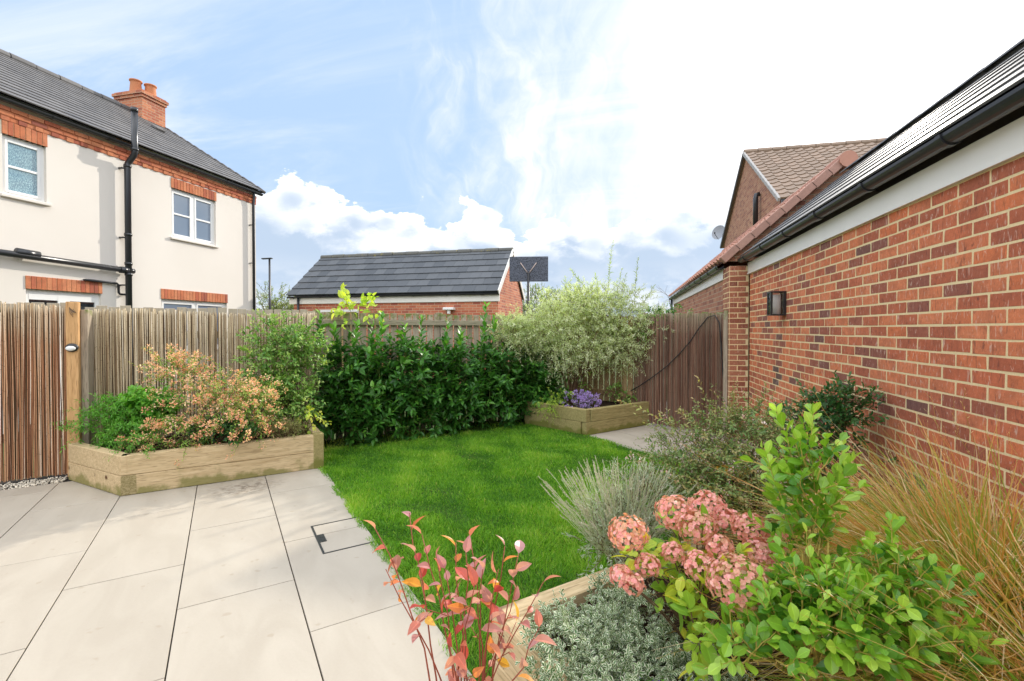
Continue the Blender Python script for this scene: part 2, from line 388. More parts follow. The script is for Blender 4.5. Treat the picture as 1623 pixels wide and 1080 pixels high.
class MB:
    """collects geometry in world coordinates, then links it as one object"""
    def __init__(s):
        s.v = []; s.l = []; s.z = []; s.mi = []; s.sm = []; s.e = []; s.t = []; s.nv = 0
    def arr(s, v, loops, sizes, mi=0, smooth=False, edge=None, tone=None):
        v = np.asarray(v, float).reshape(-1, 3)
        s.v.append(v); s.l.append(np.asarray(loops, np.int64)+s.nv); sizes = np.asarray(sizes, np.int64)
        s.z.append(sizes); s.mi.append(np.full(len(sizes), mi)); s.sm.append(np.full(len(sizes), smooth))
        s.e.append(np.zeros(len(v)) if edge is None else edge)
        s.t.append(np.full(len(v), .5) if tone is None else tone)
        s.nv += len(v)
    def add(s, v, faces, mi=0, smooth=False, tone=None):
        s.arr(v, [i for f in faces for i in f], [len(f) for f in faces], mi, smooth, None, None if tone is None else np.full(len(v), tone))
    def box(s, c, half, ax=((1, 0, 0), (0, 1, 0), (0, 0, 1)), mi=0, bev=0.):
        c = np.array(c, float); A = [np.array(a, float) for a in ax]
        if not bev:
            v = [c+sx*half[0]*A[0]+sy*half[1]*A[1]+sz*half[2]*A[2] for sx in (-1, 1) for sy in (-1, 1) for sz in (-1, 1)]
            s.add(v, [(0, 1, 3, 2), (4, 6, 7, 5), (0, 4, 5, 1), (2, 3, 7, 6), (0, 2, 6, 4), (1, 5, 7, 3)], mi)
            return
        V, L, Z = BEV(half, bev)
        s.arr(c+V@np.array(A), L, Z, mi)
    def b2(s, lo, hi, mi=0, bev=0.):
        lo, hi = np.array(lo, float), np.array(hi, float)
        s.box((lo+hi)/2, np.abs(hi-lo)/2, mi=mi, bev=bev)
    def quad(s, a, b, c, d, mi=0): s.add([a, b, c, d], [(0, 1, 2, 3)], mi)
    def tube(s, pts, rad, n=6, mi=0, cap=True, smooth=True, tone=None):
        P = np.asarray(pts, float); k = len(P)
        rad = np.broadcast_to(np.asarray(rad, float), (k,))
        tg = np.gradient(P, axis=0); tg /= np.linalg.norm(tg, axis=1)[:, None]+1e-9
        ref = np.array((0, 0, 1.)) if abs(tg[0][2]) < .9 else np.array((1., 0, 0))
        x = np.cross(tg, ref); x /= np.linalg.norm(x, axis=1)[:, None]+1e-9
        y = np.cross(tg, x)
        a = np.arange(n)*2*math.pi/n
        V = (P[:, None]+rad[:, None, None]*(x[:, None]*np.cos(a)[None, :, None]+y[:, None]*np.sin(a)[None, :, None])).reshape(-1, 3)
        f = []
        for i in range(k-1):
            for j in range(n):
                q = (j+1) % n
                f.append((i*n+j, i*n+q, (i+1)*n+q, (i+1)*n+j))
        if cap: f.append(tuple(range(n))[::-1]); f.append(tuple((k-1)*n+j for j in range(n)))
        s.add(V, f, mi, smooth, tone)
    def lathe(s, c, prof, n=20, mi=0, wav=None):
        c = np.array(c, float); V = []
        for r, z in prof:
            for j in range(n):
                a = j*2*math.pi/n
                rr = r*(1+(wav(a) if wav else 0))
                V.append(c+(rr*math.cos(a), rr*math.sin(a), z))
        f = [(i*n+j, i*n+(j+1) % n, (i+1)*n+(j+1) % n, (i+1)*n+j) for i in range(len(prof)-1) for j in range(n)]
        s.add(V, f, mi, True)
    def inst(s, tpl, mats, loc, mi=0, tone=None, smooth=False):
        V, L, Z, E = tpl
        N, k = len(loc), len(V)
        vv = np.einsum('nij,kj->nki', mats, V)+np.asarray(loc)[:, None]
        ll = (L[None]+(np.arange(N)*k)[:, None]).ravel()
        tt = np.repeat(np.full(N, .5) if tone is None else tone, k)
        s.arr(vv.reshape(-1, 3), ll, np.tile(Z, N), mi, smooth, np.tile(E, N), tt)
    def build(s, name, mats, parent=None, kind=None):
        me = bpy.data.meshes.new(name)
        v = np.concatenate(s.v); l = np.concatenate(s.l); z = np.concatenate(s.z)
        off = np.array(parent.location) if parent is not None else None
        if parent is not None and parent.parent is not None: off = off+np.array(parent.parent.location)
        if off is not None: v = v-off
        me.vertices.add(len(v)); me.vertices.foreach_set('co', v.astype(np.float32).ravel())
        me.loops.add(len(l)); me.loops.foreach_set('vertex_index', l.astype(np.int32))
        me.polygons.add(len(z))
        me.polygons.foreach_set('loop_start', (np.cumsum(z)-z).astype(np.int32))
        me.polygons.foreach_set('material_index', np.concatenate(s.mi).astype(np.int32))
        me.polygons.foreach_set('use_smooth', np.concatenate(s.sm).astype(bool))
        for nm, ar in (('edge', s.e), ('tone', s.t)):
            a = me.attributes.new(nm, 'FLOAT', 'POINT'); a.data.foreach_set('value', np.concatenate(ar).astype(np.float32))
        me.update(calc_edges=True); me.validate()
        for m in (mats if isinstance(mats, (list, tuple)) else [mats]): me.materials.append(m)
        o = bpy.data.objects.new(name, me); C.objects.link(o)
        if parent is not None: o.parent = parent
        if kind: o['kind'] = kind
        return o
def BEV(h, b):
    """bevelled box centred on the origin"""
    b = min(b, .45*min(h)); V = []; idx = {}
    for sx in (-1, 1):
        for sy in (-1, 1):
            for sz in (-1, 1):
                s = (sx, sy, sz)
                for a in range(3):
                    p = [s[k]*(h[k]-(b if k != a else 0)) for k in range(3)]
                    idx[s+(a,)] = len(V); V.append(p)
    F = []
    for a in range(3):
        for sg in (-1, 1):
            o = [k for k in range(3) if k != a]; q = []
            for p, r in ((-1, -1), (1, -1), (1, 1), (-1, 1)):
                s = [0, 0, 0]; s[a] = sg; s[o[0]] = p; s[o[1]] = r; q.append(idx[tuple(s)+(a,)])
            F.append(q if (sg > 0) == (a != 1) else q[::-1])
    for a in range(3):
        o = [k for k in range(3) if k != a]
        for p in (-1, 1):
            for r in (-1, 1):
                s0 = [0, 0, 0]; s0[o[0]] = p; s0[o[1]] = r; s1 = list(s0); s0[a] = -1; s1[a] = 1
                F.append([idx[tuple(s0)+(o[0],)], idx[tuple(s1)+(o[0],)], idx[tuple(s1)+(o[1],)], idx[tuple(s0)+(o[1],)]])
    for sx in (-1, 1):
        for sy in (-1, 1):
            for sz in (-1, 1): F.append([idx[(sx, sy, sz, a)] for a in range(3)])
    return np.array(V), np.array([i for f in F for i in f]), np.array([len(f) for f in F])
def UV(u, v, z=0.): return ((u-v)*SQ, (u+v)*SQ, z)
AU, AV, AZ = (SQ, SQ, 0), (-SQ, SQ, 0), (0, 0, 1)
def ubox(mb, u0, u1, v0, v1, z0, z1, mi=0, bev=0.):
    mb.box(UV((u0+u1)/2, (v0+v1)/2, (z0+z1)/2), ((u1-u0)/2, (v1-v0)/2, (z1-z0)/2), (AU, AV, AZ), mi, bev)
TH = R(13.4)
def cw(px, D, py=None, z=None):
    """bearing (as a column of the photograph) and distance measured on site -> garden position"""
    r = (px-CX)/F_PX*D
    zz = z if py is None else 1.57-(py-HOR)/F_PX*D
    return np.array((r*math.cos(TH)-D*math.sin(TH), r*math.sin(TH)+D*math.cos(TH), zz or 0.))

# ------------------------------------------------------------------ ground, lawn, paving
g = MB(); S = 700
g.quad((-S, -S, -.12), (S, -S, -.12), (S, S, -.12), (-S, S, -.12)); g.build('ground', M['far_ground'], kind='structure')
g = MB(); ubox(g, -7, .965, -2.5, 6.95, -.10, -.018); ubox(g, 4.5, 9.0, -1, 7.0, -.10, -.018)
g.build('paving_bed', M['joint'], kind='structure')
rng = np.random.default_rng(7)
def slab(mb, u0, u1, v0, v1):
    j = .0034
    ubox(mb, u0+j, u1-j, v0+j*.8, v1-j*.8, -.02, rng.normal(0, .0006), bev=.0016)
pat = MB()
for k in range(-1, 12):
    u1 = .369-.6035*k; u0 = u1-.6035
    if k == -1: u1 = .955
    off = 4.40 if k % 2 == 0 else 3.80
    for nn in range(-6, 3):
        v0 = off+nn*1.197; v1 = v0+1.197
        v1 = min(v1, 6.50)
        if v1-v0 > .05: slab(pat, u0, u1, v0, v1)
pat.build('patio', M['paving'], kind='structure')
pat = MB()
for k in range(0, 7):
    u0 = 4.55+.6035*k
    off = .35 if k % 2 else .95
    for nn in range(-1, 6):
        slab(pat, u0+.003, u0+.6005, off+nn*1.197+.002, min(off+nn*1.197+1.197, 6.9))
pat.build('far_patio', M['paving'], kind='structure')
dc_ = thing('drain_cover', 'recessed drain cover set in the paving slab by the lawn edge', 'drain cover', UV(.77, 3.73))
mb = MB(); u0, v0, v1, hw = .587, 3.46, 4.0, .007
ubox(mb, u0-hw, u0+hw, v0, v1, -.01, .0030); ubox(mb, u0+hw, .952, v0, v0+hw*1.6, -.01, .0028); ubox(mb, u0+hw, .952, v1-hw*1.6, v1, -.01, .0028); mb.build('frame', M['drainmetal'], dc_)
mb = MB(); ubox(mb, u0+hw+.001, u0+.055, 3.66, 3.80, -.01, .0038, bev=.001); ubox(mb, u0+.02, u0+.044, 3.67, 3.725, .003, .0056); ubox(mb, u0+.02, u0+.044, 3.735, 3.79, .003, .0056); mb.build('handle', M['drainmetal'], dc_)
g = MB()
N = 26000
n_ = 60
uu, vv = np.meshgrid(np.linspace(.95, 4.55, n_), np.linspace(1.6, 7.05, n_))
hz = .0+.012*np.sin(uu*3.1)*np.cos(vv*2.3)+.006*np.sin(uu*9+vv*7)-.012
V = np.stack([(uu-vv)*SQ, (uu+vv)*SQ, hz], -1).reshape(-1, 3)
ii = (np.arange(n_-1)[:, None]*n_+np.arange(n_-1)).ravel()
g.arr(V, np.stack([ii, ii+1, ii+n_+1, ii+n_], 1).ravel(), np.full(len(ii), 4), smooth=True)
g.build('lawn', M['lawn_soil'], kind='structure')

def frame_from(dirs, ups):
    """matrices whose columns are side, direction, normal"""
    d = dirs/(np.linalg.norm(dirs, axis=1)[:, None]+1e-9)
    x = np.cross(d, ups); x /= np.linalg.norm(x, axis=1)[:, None]+1e-9
    n = np.cross(x, d)
    return np.stack([x, d, n], 2)
def leaf_tpl(width=.4, fold=.25, curl=.25, tip=1.0, segs=4, base=.9, petiole=0.):
    V, E = [], []
    ts = np.linspace(0, 1, segs+1)
    rows = []
    for t_ in ts:
        hw = width/2*(math.sin(math.pi*t_**tip)**base if 0 < t_ < 1 else 0)
        z = -curl*t_*t_
        y = petiole+t_*(1-petiole)
        if hw < 1e-6:
            V.append((0, y, z)); E.append(.6); rows.append([len(V)-1])
        else:
            V += [(-hw, y, z+hw*fold*2), (0, y, z), (hw, y, z+hw*fold*2)]; E += [1, 0, 1]
            rows.append([len(V)-3, len(V)-2, len(V)-1])
    F = []
    for a, b in zip(rows, rows[1:]):
        if len(a) == 1: F += [(a[0], b[1], b[0]), (a[0], b[2], b[1])]
        elif len(b) == 1: F += [(a[0], a[1], b[0]), (a[1], a[2], b[0])]
        else: F += [(a[0], a[1], b[1], b[0]), (a[1], a[2], b[2], b[1])]
    return np.array(V, float), np.array([i for f in F for i in f]), np.array([len(f) for f in F]), np.array(E, float)
def diamond_tpl(width=.3, fold=.3):
    V = [(0, 0, 0), (-width/2, .45, width*fold), (0, .5, 0), (width/2, .45, width*fold), (0, 1, -.08)]
    F = [(0, 2, 1), (0, 3, 2), (1, 2, 4), (2, 3, 4)]
    return np.array(V, float), np.array([i for f in F for i in f]), np.array([3]*4), np.array([.4, 1, 0, 1, .6])
def blade_tpl(bend=.5, n=3):
    V, E = [], []
    for i in range(n):
        t_ = i/n; h = .5*(1-t_*.55)
        V += [(-h, math.sin(bend*t_)/max(bend, .01), (1-math.cos(bend*t_))/max(bend, .01)), (h, math.sin(bend*t_)/max(bend, .01), (1-math.cos(bend*t_))/max(bend, .01))]
    V.append((0, math.sin(bend)/bend, (1-math.cos(bend))/bend))
    F = [(2*i, 2*i+1, 2*i+3, 2*i+2) for i in range(n-1)]+[(2*n-2, 2*n-1, 2*n)]
    return np.array(V, float), np.array([i for f in F for i in f]), np.array([len(f) for f in F]), np.full(len(V), .5)

def smoothnoise(x, y, sc_, seed):
    r_ = np.random.default_rng(seed); s = 0
    for _ in range(7):
        a = r_.uniform(0, 2*math.pi); k = sc_*r_.uniform(.5, 1.8); s = s+np.sin((x*math.cos(a)+y*math.sin(a))*k+r_.uniform(0, 6.3))
    return s/7*1.6
def grass(n, seed):
    r_ = np.random.default_rng(seed)
    u = r_.uniform(.90, 4.60, n); v = r_.uniform(1.62, 6.95, n)
    # ragged edges against the paving
    eg = .955-.035+.035*np.sin(v*9)+.02*np.sin(v*23)
    keep = (u > eg-.03*r_.random(n)) & (u < 4.60+.03*np.sin(v*13))
    dist = np.hypot((u-v)*SQ, (u+v)*SQ)
    keep &= r_.random(n) < np.clip(4.2/dist, .38, 1)
    thin = smoothnoise(u, v, 3., 5)
    keep &= ~((v > 6.45+.15*thin) & (r_.random(n) < .85))
    u, v, dist, thin = u[keep], v[keep], dist[keep], thin[keep]
    n = len(u)
    cl = smoothnoise(u, v, 14., 3); cl2 = smoothnoise(u, v, 4., 9)
    X = np.stack([(u-v)*SQ, (u+v)*SQ, np.full(n, -.012)], 1)
    lean = np.stack([np.sin(cl*5+cl2*3), np.cos(cl*4-cl2*4), np.zeros(n)], 1)*.45+r_.normal(0, .38, (n, 3))
    d_ = lean*(1, 1, 0)+(0, 0, 1)
    ln = (.042+.016*cl+.014*cl2)*r_.uniform(.55, 1.35, n)
    ln = np.clip(ln, .02, .085)
    up = r_.normal(0, 1, (n, 3)); up[:, 2] *= .2
    Mx = frame_from(d_, up)
    Mx = Mx*np.stack([r_.uniform(.0026, .0046, n)*np.clip(dist/3, .8, 1.7), ln, ln], 1)[:, None, :]
    tone = np.clip(.36+.22*cl+.26*cl2+r_.normal(0, .19, n)+(r_.random(n) < .05)*.5+.5*np.clip((v-6.2)/.5, 0, 1)*(thin > 0), 0, 1)
    return X, Mx, tone
M['grass'] = leafmat('lawn_grass', [(.03, .12, .008), (.085, .25, .014), (.18, .40, .022), (.32, .50, .045), (.52, .52, .13)], rough=.5, transl=.35, veins=0)
g = MB()
X, Mx, tn = grass(330000, 1)
h_ = len(X)//2
g.inst(blade_tpl(.5), Mx[:h_], X[:h_], tone=tn[:h_]); g.inst(blade_tpl(1.1), Mx[h_:], X[h_:], tone=tn[h_:])
o = g.build('grass', M['grass'], kind='stuff'); tag(o, 'short bright green mown grass of the small garden lawn', 'grass')

# gravel strip at the foot of the reed screen
g = MB(); r_ = np.random.default_rng(5)
n = 2600
u = r_.uniform(-4.6, -1.42, n); v = r_.uniform(6.48, 6.72, n)
P = np.stack([(u-v)*SQ, (u+v)*SQ, r_.uniform(-.012, .016, n)], 1)
ico = np.array([(0, 0, 1), (.9, 0, .3), (.25, .85, .35), (-.75, .5, .3), (-.7, -.55, .35), (.3, -.9, .3), (.7, .55, -.4), (-.25, .8, -.4), (-.9, 0, -.3), (-.2, -.85, -.4), (.7, -.5, -.4), (0, 0, -1)])
icf = [(0, 1, 2), (0, 2, 3), (0, 3, 4), (0, 4, 5), (0, 5, 1), (1, 6, 2), (2, 7, 3), (3, 8, 4), (4, 9, 5), (5, 10, 1), (2, 6, 7), (3, 7, 8), (4, 8, 9), (5, 9, 10), (1, 10, 6), (11, 7, 6), (11, 8, 7), (11, 9, 8), (11, 10, 9), (11, 6, 10)]
ICO = (ico, np.array([i for f in icf for i in f]), np.array([3]*20), np.zeros(12))
Mx = frame_from(r_.normal(0, 1, (n, 3)), r_.normal(0, 1, (n, 3)))*r_.uniform(.005, .012, (n, 3))[:, None, :]
g.inst(ICO, Mx, P); o = g.build('gravel', M['gravel'], kind='stuff'); tag(o, 'strip of small white gravel at the foot of the reed screen', 'gravel')

# ------------------------------------------------------------------ timber planters
def sleeper(mb, a, b, n, z0, z1, th=.10, mi=0, bev=.006):
    """beam from a to b (xy), thickness th inward along n"""
    a = np.array((*a, 0.)); b = np.array((*b, 0.)); n = np.array((*n, 0.)); n /= np.linalg.norm(n)
    dl = b-a; L = np.linalg.norm(dl); dl /= L
    n = n-dl*np.dot(n, dl); n /= np.linalg.norm(n)
    c = (a+b)/2+n*th/2+np.array((0, 0, (z0+z1)/2))
    mb.box(c, (L/2-.0015, th/2, (z1-z0)/2-.0015), (dl, n, (0, 0, 1)), mi, bev)
def planter(name, label, pts, inward, mats, hs=(0, .19, .38), soil=.33, th=.10):
    """pts: outline of the visible sides; consecutive sides lap alternately like stacked beams"""
    root = thing(name, label, 'planter', (*pts[1], 0))
    P = [np.array(p, float) for p in pts]
    for lay in range(2):
        for k in range(len(P)-1):
            a, b = P[k].copy(), P[k+1].copy()
            dl = (b-a)/np.linalg.norm(b-a)
            if k > 0 and (lay+k) % 2 == 0 and TURN: a = a+dl*th
            if k < len(P)-2 and (lay+k) % 2 == 0 and TURN: b = b-dl*th
            mb = MB(); sleeper(mb, a, b, inward[k], hs[lay], hs[lay+1], th)
            mb.build('sleeper', mats[k], root)
    mb = MB(); Q = [np.array((*p, soil)) for p in pts]
    nn = len(Q)
    mb.add(Q, [tuple(range(nn))])
    return root, mb
TURN = False
PL = [(-5.93, 3.96), (-5.62, 3.66), (-4.586, 3.408), (-3.302, 4.657), (-4.25, 5.62)]
rt, mb = planter('raised_planter', 'pale timber raised planter full of shrubs below the left reed screen', [PL[1], PL[2], PL[3], PL[4]],
                 [(.2, 1), (-1, 1), (-1, -1)], [M['sleeper_u'], M['sleeper_u'], M['sleeper_v']])
mb.build('soil', M['soil'], rt)
mb = MB()
e = np.array(PL[3]); 
mb.box((*(e+np.array((-.075, -.0))), .195), (.055, .055, .196), (AU, AV, AZ), 0, .005)
mb.build('corner_post', M['sleeper_green_v'], rt)
fd = np.array((1.284, 1.249, 0)); fd /= np.linalg.norm(fd); fn = np.array((fd[1], -fd[0], 0))
mb = MB(); mb.box(np.array((-4.586, 3.408, .095))+fd*.062-fn*.045, (.060, .047, .0925), (fd, fn, (0, 0, 1)), 0, .006); mb.build('sleeper', M['endgrain'], rt)
mb = MB(); mb.box(np.array((-4.586, 3.408, .285))+fd*.028-fn*.045, (.026, .047, .0935), (fd, fn, (0, 0, 1)), 0, .006); mb.build('sleeper', M['sleeper_u'], rt)
TURN = True
PR = [(-1.604, 7.616), (-.534, 6.955), (.414, 8.0)]
rt2, mb = planter('raised_planter', 'green stained timber planter in the far corner under the variegated shrub', [(-1.604, 7.616), (-.534, 6.955), (.414, 8.0)],
                  [(.3, 1), (-1, 1)], [M['sleeper_green_u'], M['sleeper_green_u']])
mb.v = []; mb.l = []; mb.z = []; mb.mi = []; mb.sm = []; mb.e = []; mb.t = []; mb.nv = 0
mb.add([(-1.604, 7.63, .3), (-.534, 6.97, .3), (.40, 8.0, .3), (-.7, 8.72, .3)], [(0, 1, 2, 3)]); mb.build('soil', M['soil'], rt2)
rt3, mb = planter('raised_bed', 'low timber edged bed of mixed shrubs along the brick wall in front', [(1.68, 4.11), (-.536, 1.873), (1.68, -.343)],
                  [(1, -1), (1, 1)], [M['sleeper_u'], M['sleeper_v']], (0, .2, .4), .34)
mb.build('soil', M['soil'], rt3)
# crumbs of bark on the bed
g = MB(); r_ = np.random.default_rng(8); n = 5000
a = r_.uniform(0, 2.1, n); b = r_.uniform(0, 2.1, n)
u = 1.08+a; v = 1.58-b
P = np.stack([(u-v)*SQ, (u+v)*SQ, .345+r_.uniform(0, .012, n)], 1)
P = P[P[:, 0] < 1.65]; n = len(P)
Mx = frame_from(r_.normal(0, 1, (n, 3)), r_.normal(0, 1, (n, 3)))*(r_.uniform(.003, .011, (n, 3))*(1, 1, .5))[:, None, :]
g.inst(ICO, Mx, P); M['bark'] = plain('bark_crumb', (.09, .05, .03), .9, .4, 30., .1, 0, isl=1.3)
o = g.build('bark_mulch', M['bark'], kind='stuff'); tag(o, 'dark bark crumbs covering the soil of the front bed', 'mulch')

# ------------------------------------------------------------------ fences
def reeds(mb, a, b, z0, z1, seed, per=95, out=(0, 0), dia=.0064, ragged=.04):
    """thin upright reeds between a and b (xy)"""
    r_ = np.random.default_rng(seed)
    a = np.array((*a, 0.)); b = np.array((*b, 0.)); L = np.linalg.norm(b-a); dl = (b-a)/L
    no = np.array((*out, 0.)); no /= np.linalg.norm(no)
    n = int(L*per*1.8); k = 6; sd = 5
    s = (np.arange(n)+r_.uniform(-.5, 1.5, n))*L/n; s = np.clip(s, 0, L)
    zt = z1-np.abs(r_.normal(0, ragged, n))+.02*np.sin(s*3); zb = z0+r_.uniform(0, .02, n)
    T_ = np.linspace(0, 1, k)
    wob = np.cumsum(r_.normal(0, .0022, (n, k)), 1)+r_.normal(0, .012, (n, 1))*T_[None]
    dep = r_.uniform(0, .014, (n, 1))+np.cumsum(r_.normal(0, .0015, (n, k)), 1)
    ctr = a+dl*(s[:, None, None]+wob[..., None])+no*dep[..., None]
    ctr[..., 2] = zb[:, None]+(zt-zb)[:, None]*T_[None]
    rad = dia/2*r_.uniform(.6, 1.35, (n, 1))*np.ones((1, k))
    an = np.arange(sd)*2*math.pi/sd
    V = ctr[:, :, None]+rad[..., None, None]*(dl*np.cos(an)[:, None]+no*np.sin(an)[:, None])[None, None]
    base = (np.arange(n)*k*sd)[:, None, None]+(np.arange(k-1)*sd)[None, :, None]
    j = np.arange(sd); q = (j+1) % sd
    F = np.stack([base+j, base+q, base+q+sd, base+j+sd], -1).reshape(-1, 4)
    top = (np.arange(n)*k*sd)[:, None]+(k-1)*sd+j
    mb.arr(V.reshape(-1, 3), F.ravel(), np.full(len(F), 4), smooth=True)
    m0 = mb.nv-n*k*sd
    mb.l.append(top.ravel()+m0); mb.z.append(np.full(n, sd)); mb.mi.append(np.zeros(n)); mb.sm.append(np.zeros(n, bool))
def boards(root, a, b, out, z0, z1, seed, mat, wdt=.098, gap=.014, name='board', th=.018):
    r_ = np.random.default_rng(seed)
    a = np.array((*a, 0.)); b = np.array((*b, 0.)); L = np.linalg.norm(b-a); dl = (b-a)/L
    no = np.array((*out, 0.)); no /= np.linalg.norm(no)
    s = wdt/2
    mb = MB()
    while s < L-.02:
        zt = z1+r_.normal(0, .008); c = a+dl*s+no*r_.normal(0, .002)
        lean = r_.normal(0, .004)
        mb.box(c+np.array((0, 0, (z0+zt)/2)), (wdt/2, th/2, (zt-z0)/2), (dl+np.array((0, 0, lean)), no, np.array((0, 0, 1.))-dl*lean), 0, .003)
        s += wdt+gap+r_.normal(0, .002)
    return mb.build(name, mat, root)
def rail(root, a, b, z, out, off, mat, h=.045, th=.02, name='rail'):
    mb = MB(); a = np.array(a, float); b = np.array(b, float); no = np.array(out, float); no /= np.linalg.norm(no)
    sleeper(mb, a+no*off, b+no*off, out, z-h, z+h, th*2, bev=.004)
    return mb.build(name, mat, root)
FO = (SQ, -SQ)     # towards the garden
def uv2(u, v): return UV(u, v)[:2]
# 1: left screen, nearest
f1 = thing('reed_fence', 'red brown reed screen over pale boards left of the pine post', 'fence', UV(-1.5, 6.8))
mb = MB(); reeds(mb, uv2(-4.6, 6.73), uv2(-1.42, 6.73), .02, 1.83, 11, per=98, out=FO); mb.build('reed_screen', M['reed_red'], f1)
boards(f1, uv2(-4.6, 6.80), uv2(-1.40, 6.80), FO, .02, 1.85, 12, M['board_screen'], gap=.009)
rail(f1, uv2(-4.6, 6.84), uv2(-1.4, 6.84), 1.55, FO, 0, M['board_v']); rail(f1, uv2(-4.6, 6.84), uv2(-1.4, 6.84), .45, FO, 0, M['board_v'])
# post
p1 = thing('fence_post', 'tall orange pine post carrying a small oval lamp', 'post', UV(-1.36, 6.70))
mb = MB(); ubox(mb, -1.412, -1.312, 6.66, 6.76, 0, 1.86, bev=.006); mb.build('post', M['post_new'], p1)
mb = MB(); ubox(mb, -1.311, -1.25, 6.74, 7.0, .1, 1.78, bev=.004); mb.build('side_board', M['board'], p1)
mb = MB()
for k in range(5):
    mb.tube([UV(-1.38+.008*k, 6.655, 1.80-.01*k), UV(-1.37+.012*k, 6.63, 1.74), UV(-1.35, 6.65, 1.70+.02*k)], .0025, 4)
mb.build('wire_tie', M['iron'], p1)
lamp = thing('post_lamp', 'small oval black and silver lamp fixed to the pine post', 'lamp', UV(-1.362, 6.64, 1.37))
M['silver'] = plain('silver_lens', (.72, .73, .72), .2, .05, 20., .6)
def ellipsoid(mb, c, r, ax, nu=14, nv=9, mi=0):
    c = np.array(c); A = np.array(ax, float); V = []
    for i in range(nv+1):
        ph = math.pi*i/nv
        for j in range(nu):
            th = 2*math.pi*j/nu
            V.append(c+(np.array((r[0]*math.sin(ph)*math.cos(th), r[1]*math.sin(ph)*math.sin(th), r[2]*math.cos(ph)))@A))
    mb.add(V, [(i*nu+j, i*nu+(j+1) % nu, (i+1)*nu+(j+1) % nu, (i+1)*nu+j) for i in range(nv) for j in range(nu)], mi, True)
mb = MB(); ellipsoid(mb, UV(-1.362, 6.645, 1.375), (.055, .03, .046), (AU, AV, AZ)); mb.build('body', M['iron'], lamp)
mb = MB(); ellipsoid(mb, UV(-1.368, 6.622, 1.368), (.042, .018, .026), (AU, AV, AZ)); mb.build('lens', M['silver'], lamp)
# 2: weathered screen behind the planter
f2 = thing('reed_fence', 'weathered tan reed screen behind the left planter', 'fence', UV(0, 7.04))
mb = MB(); reeds(mb, uv2(-1.34, 7.02), uv2(1.12, 7.02), .02, 1.80, 21, per=92, out=FO, ragged=.03); mb.build('reed_screen', M['reed_tan'], f2)
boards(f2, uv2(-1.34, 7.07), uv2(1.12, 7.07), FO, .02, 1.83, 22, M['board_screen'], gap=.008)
rail(f2, uv2(-1.34, 7.11), uv2(1.12, 7.11), 1.5, FO, 0, M['board_v'])
# 3: bare board fence behind the hedge
f3 = thing('board_fence', 'weathered grey board fence behind the laurel hedge', 'fence', UV(3, 7.05))
boards(f3, uv2(1.13, 7.09), uv2(5.55, 7.09), FO, -.05, 1.81, 31, M['board'], gap=.02)
for z in (1.67, .95): rail(f3, uv2(1.13, 7.06), uv2(5.5, 7.06), z, FO, -.0, M['board_v'], h=.042)
for u in (1.13, 3.0, 4.85):
    mb = MB(); ubox(mb, u-.045, u+.045, 7.105, 7.19, 0, 1.84, bev=.005); mb.build('post', M['board'], f3)
# 4: boards behind the corner planter, 5: dark reed screen
A5, B5 = np.array((1.48, 7.34)), np.array((-1.03, 8.92))
dr = (B5-A5)/np.linalg.norm(B5-A5); RO = (-dr[1]*-1, dr[0]) if False else (dr[1]*-1, dr[0])
RO = np.array((-dr[1], dr[0])); RO = RO if RO[1] < 0 else -RO
S5 = A5+dr*1.57
f4 = thing('board_fence', 'warm brown slatted fence behind the corner planter', 'fence', (*S5, 0))
boards(f4, S5, B5, RO, .05, 1.80, 41, M['board_warm'], gap=.02)
for z in (1.22, .45): rail(f4, S5-RO*.005, B5-RO*.005, z, RO, -.0, M['board_warm'], h=.045)
f5 = thing('reed_fence', 'dark brown reed screen between the corner planter and the brick pier', 'fence', (*A5, 0))
mb = MB(); reeds(mb, A5+dr*.07, S5, .02, 1.80, 51, per=90, out=RO, dia=.0075, ragged=.02); mb.build('reed_screen', M['reed_dark'], f5)
boards(f5, A5-RO*.06, S5-RO*.06, RO, .02, 1.82, 52, M['board'], gap=.012)
mb = MB(); c = np.array((*(A5+dr*.03+RO*.01), .92)); mb.box(c, (.03, .035, .92), ((*dr, 0), (*RO, 0), (0, 0, 1)), 0, .004); mb.build('post', M['board'], f5)
# sagging hose on the dark screen
hs = thing('hose', 'thin black hose hung in a slanting line across the dark reed screen', 'hose', (*A5, 0))
pts = []
for px, py in ((1150, 640), (1146, 590), (1143, 545), (1140, 512), (1133, 500), (1122, 503), (1108, 520), (1095, 540), (1078, 560), (1058, 580), (1036, 597), (1014, 612), (1000, 620)):
    ray = cw(px, 1.)[:2]; # meet the screen plane
    tt = np.dot(A5+RO*.035, RO)/np.dot(ray, RO); pts.append((*(ray*tt), 1.57-(py-HOR)/F_PX*tt))
mb = MB(); mb.tube(pts, .008, 6); mb.build('hose_line', M['iron'], hs)

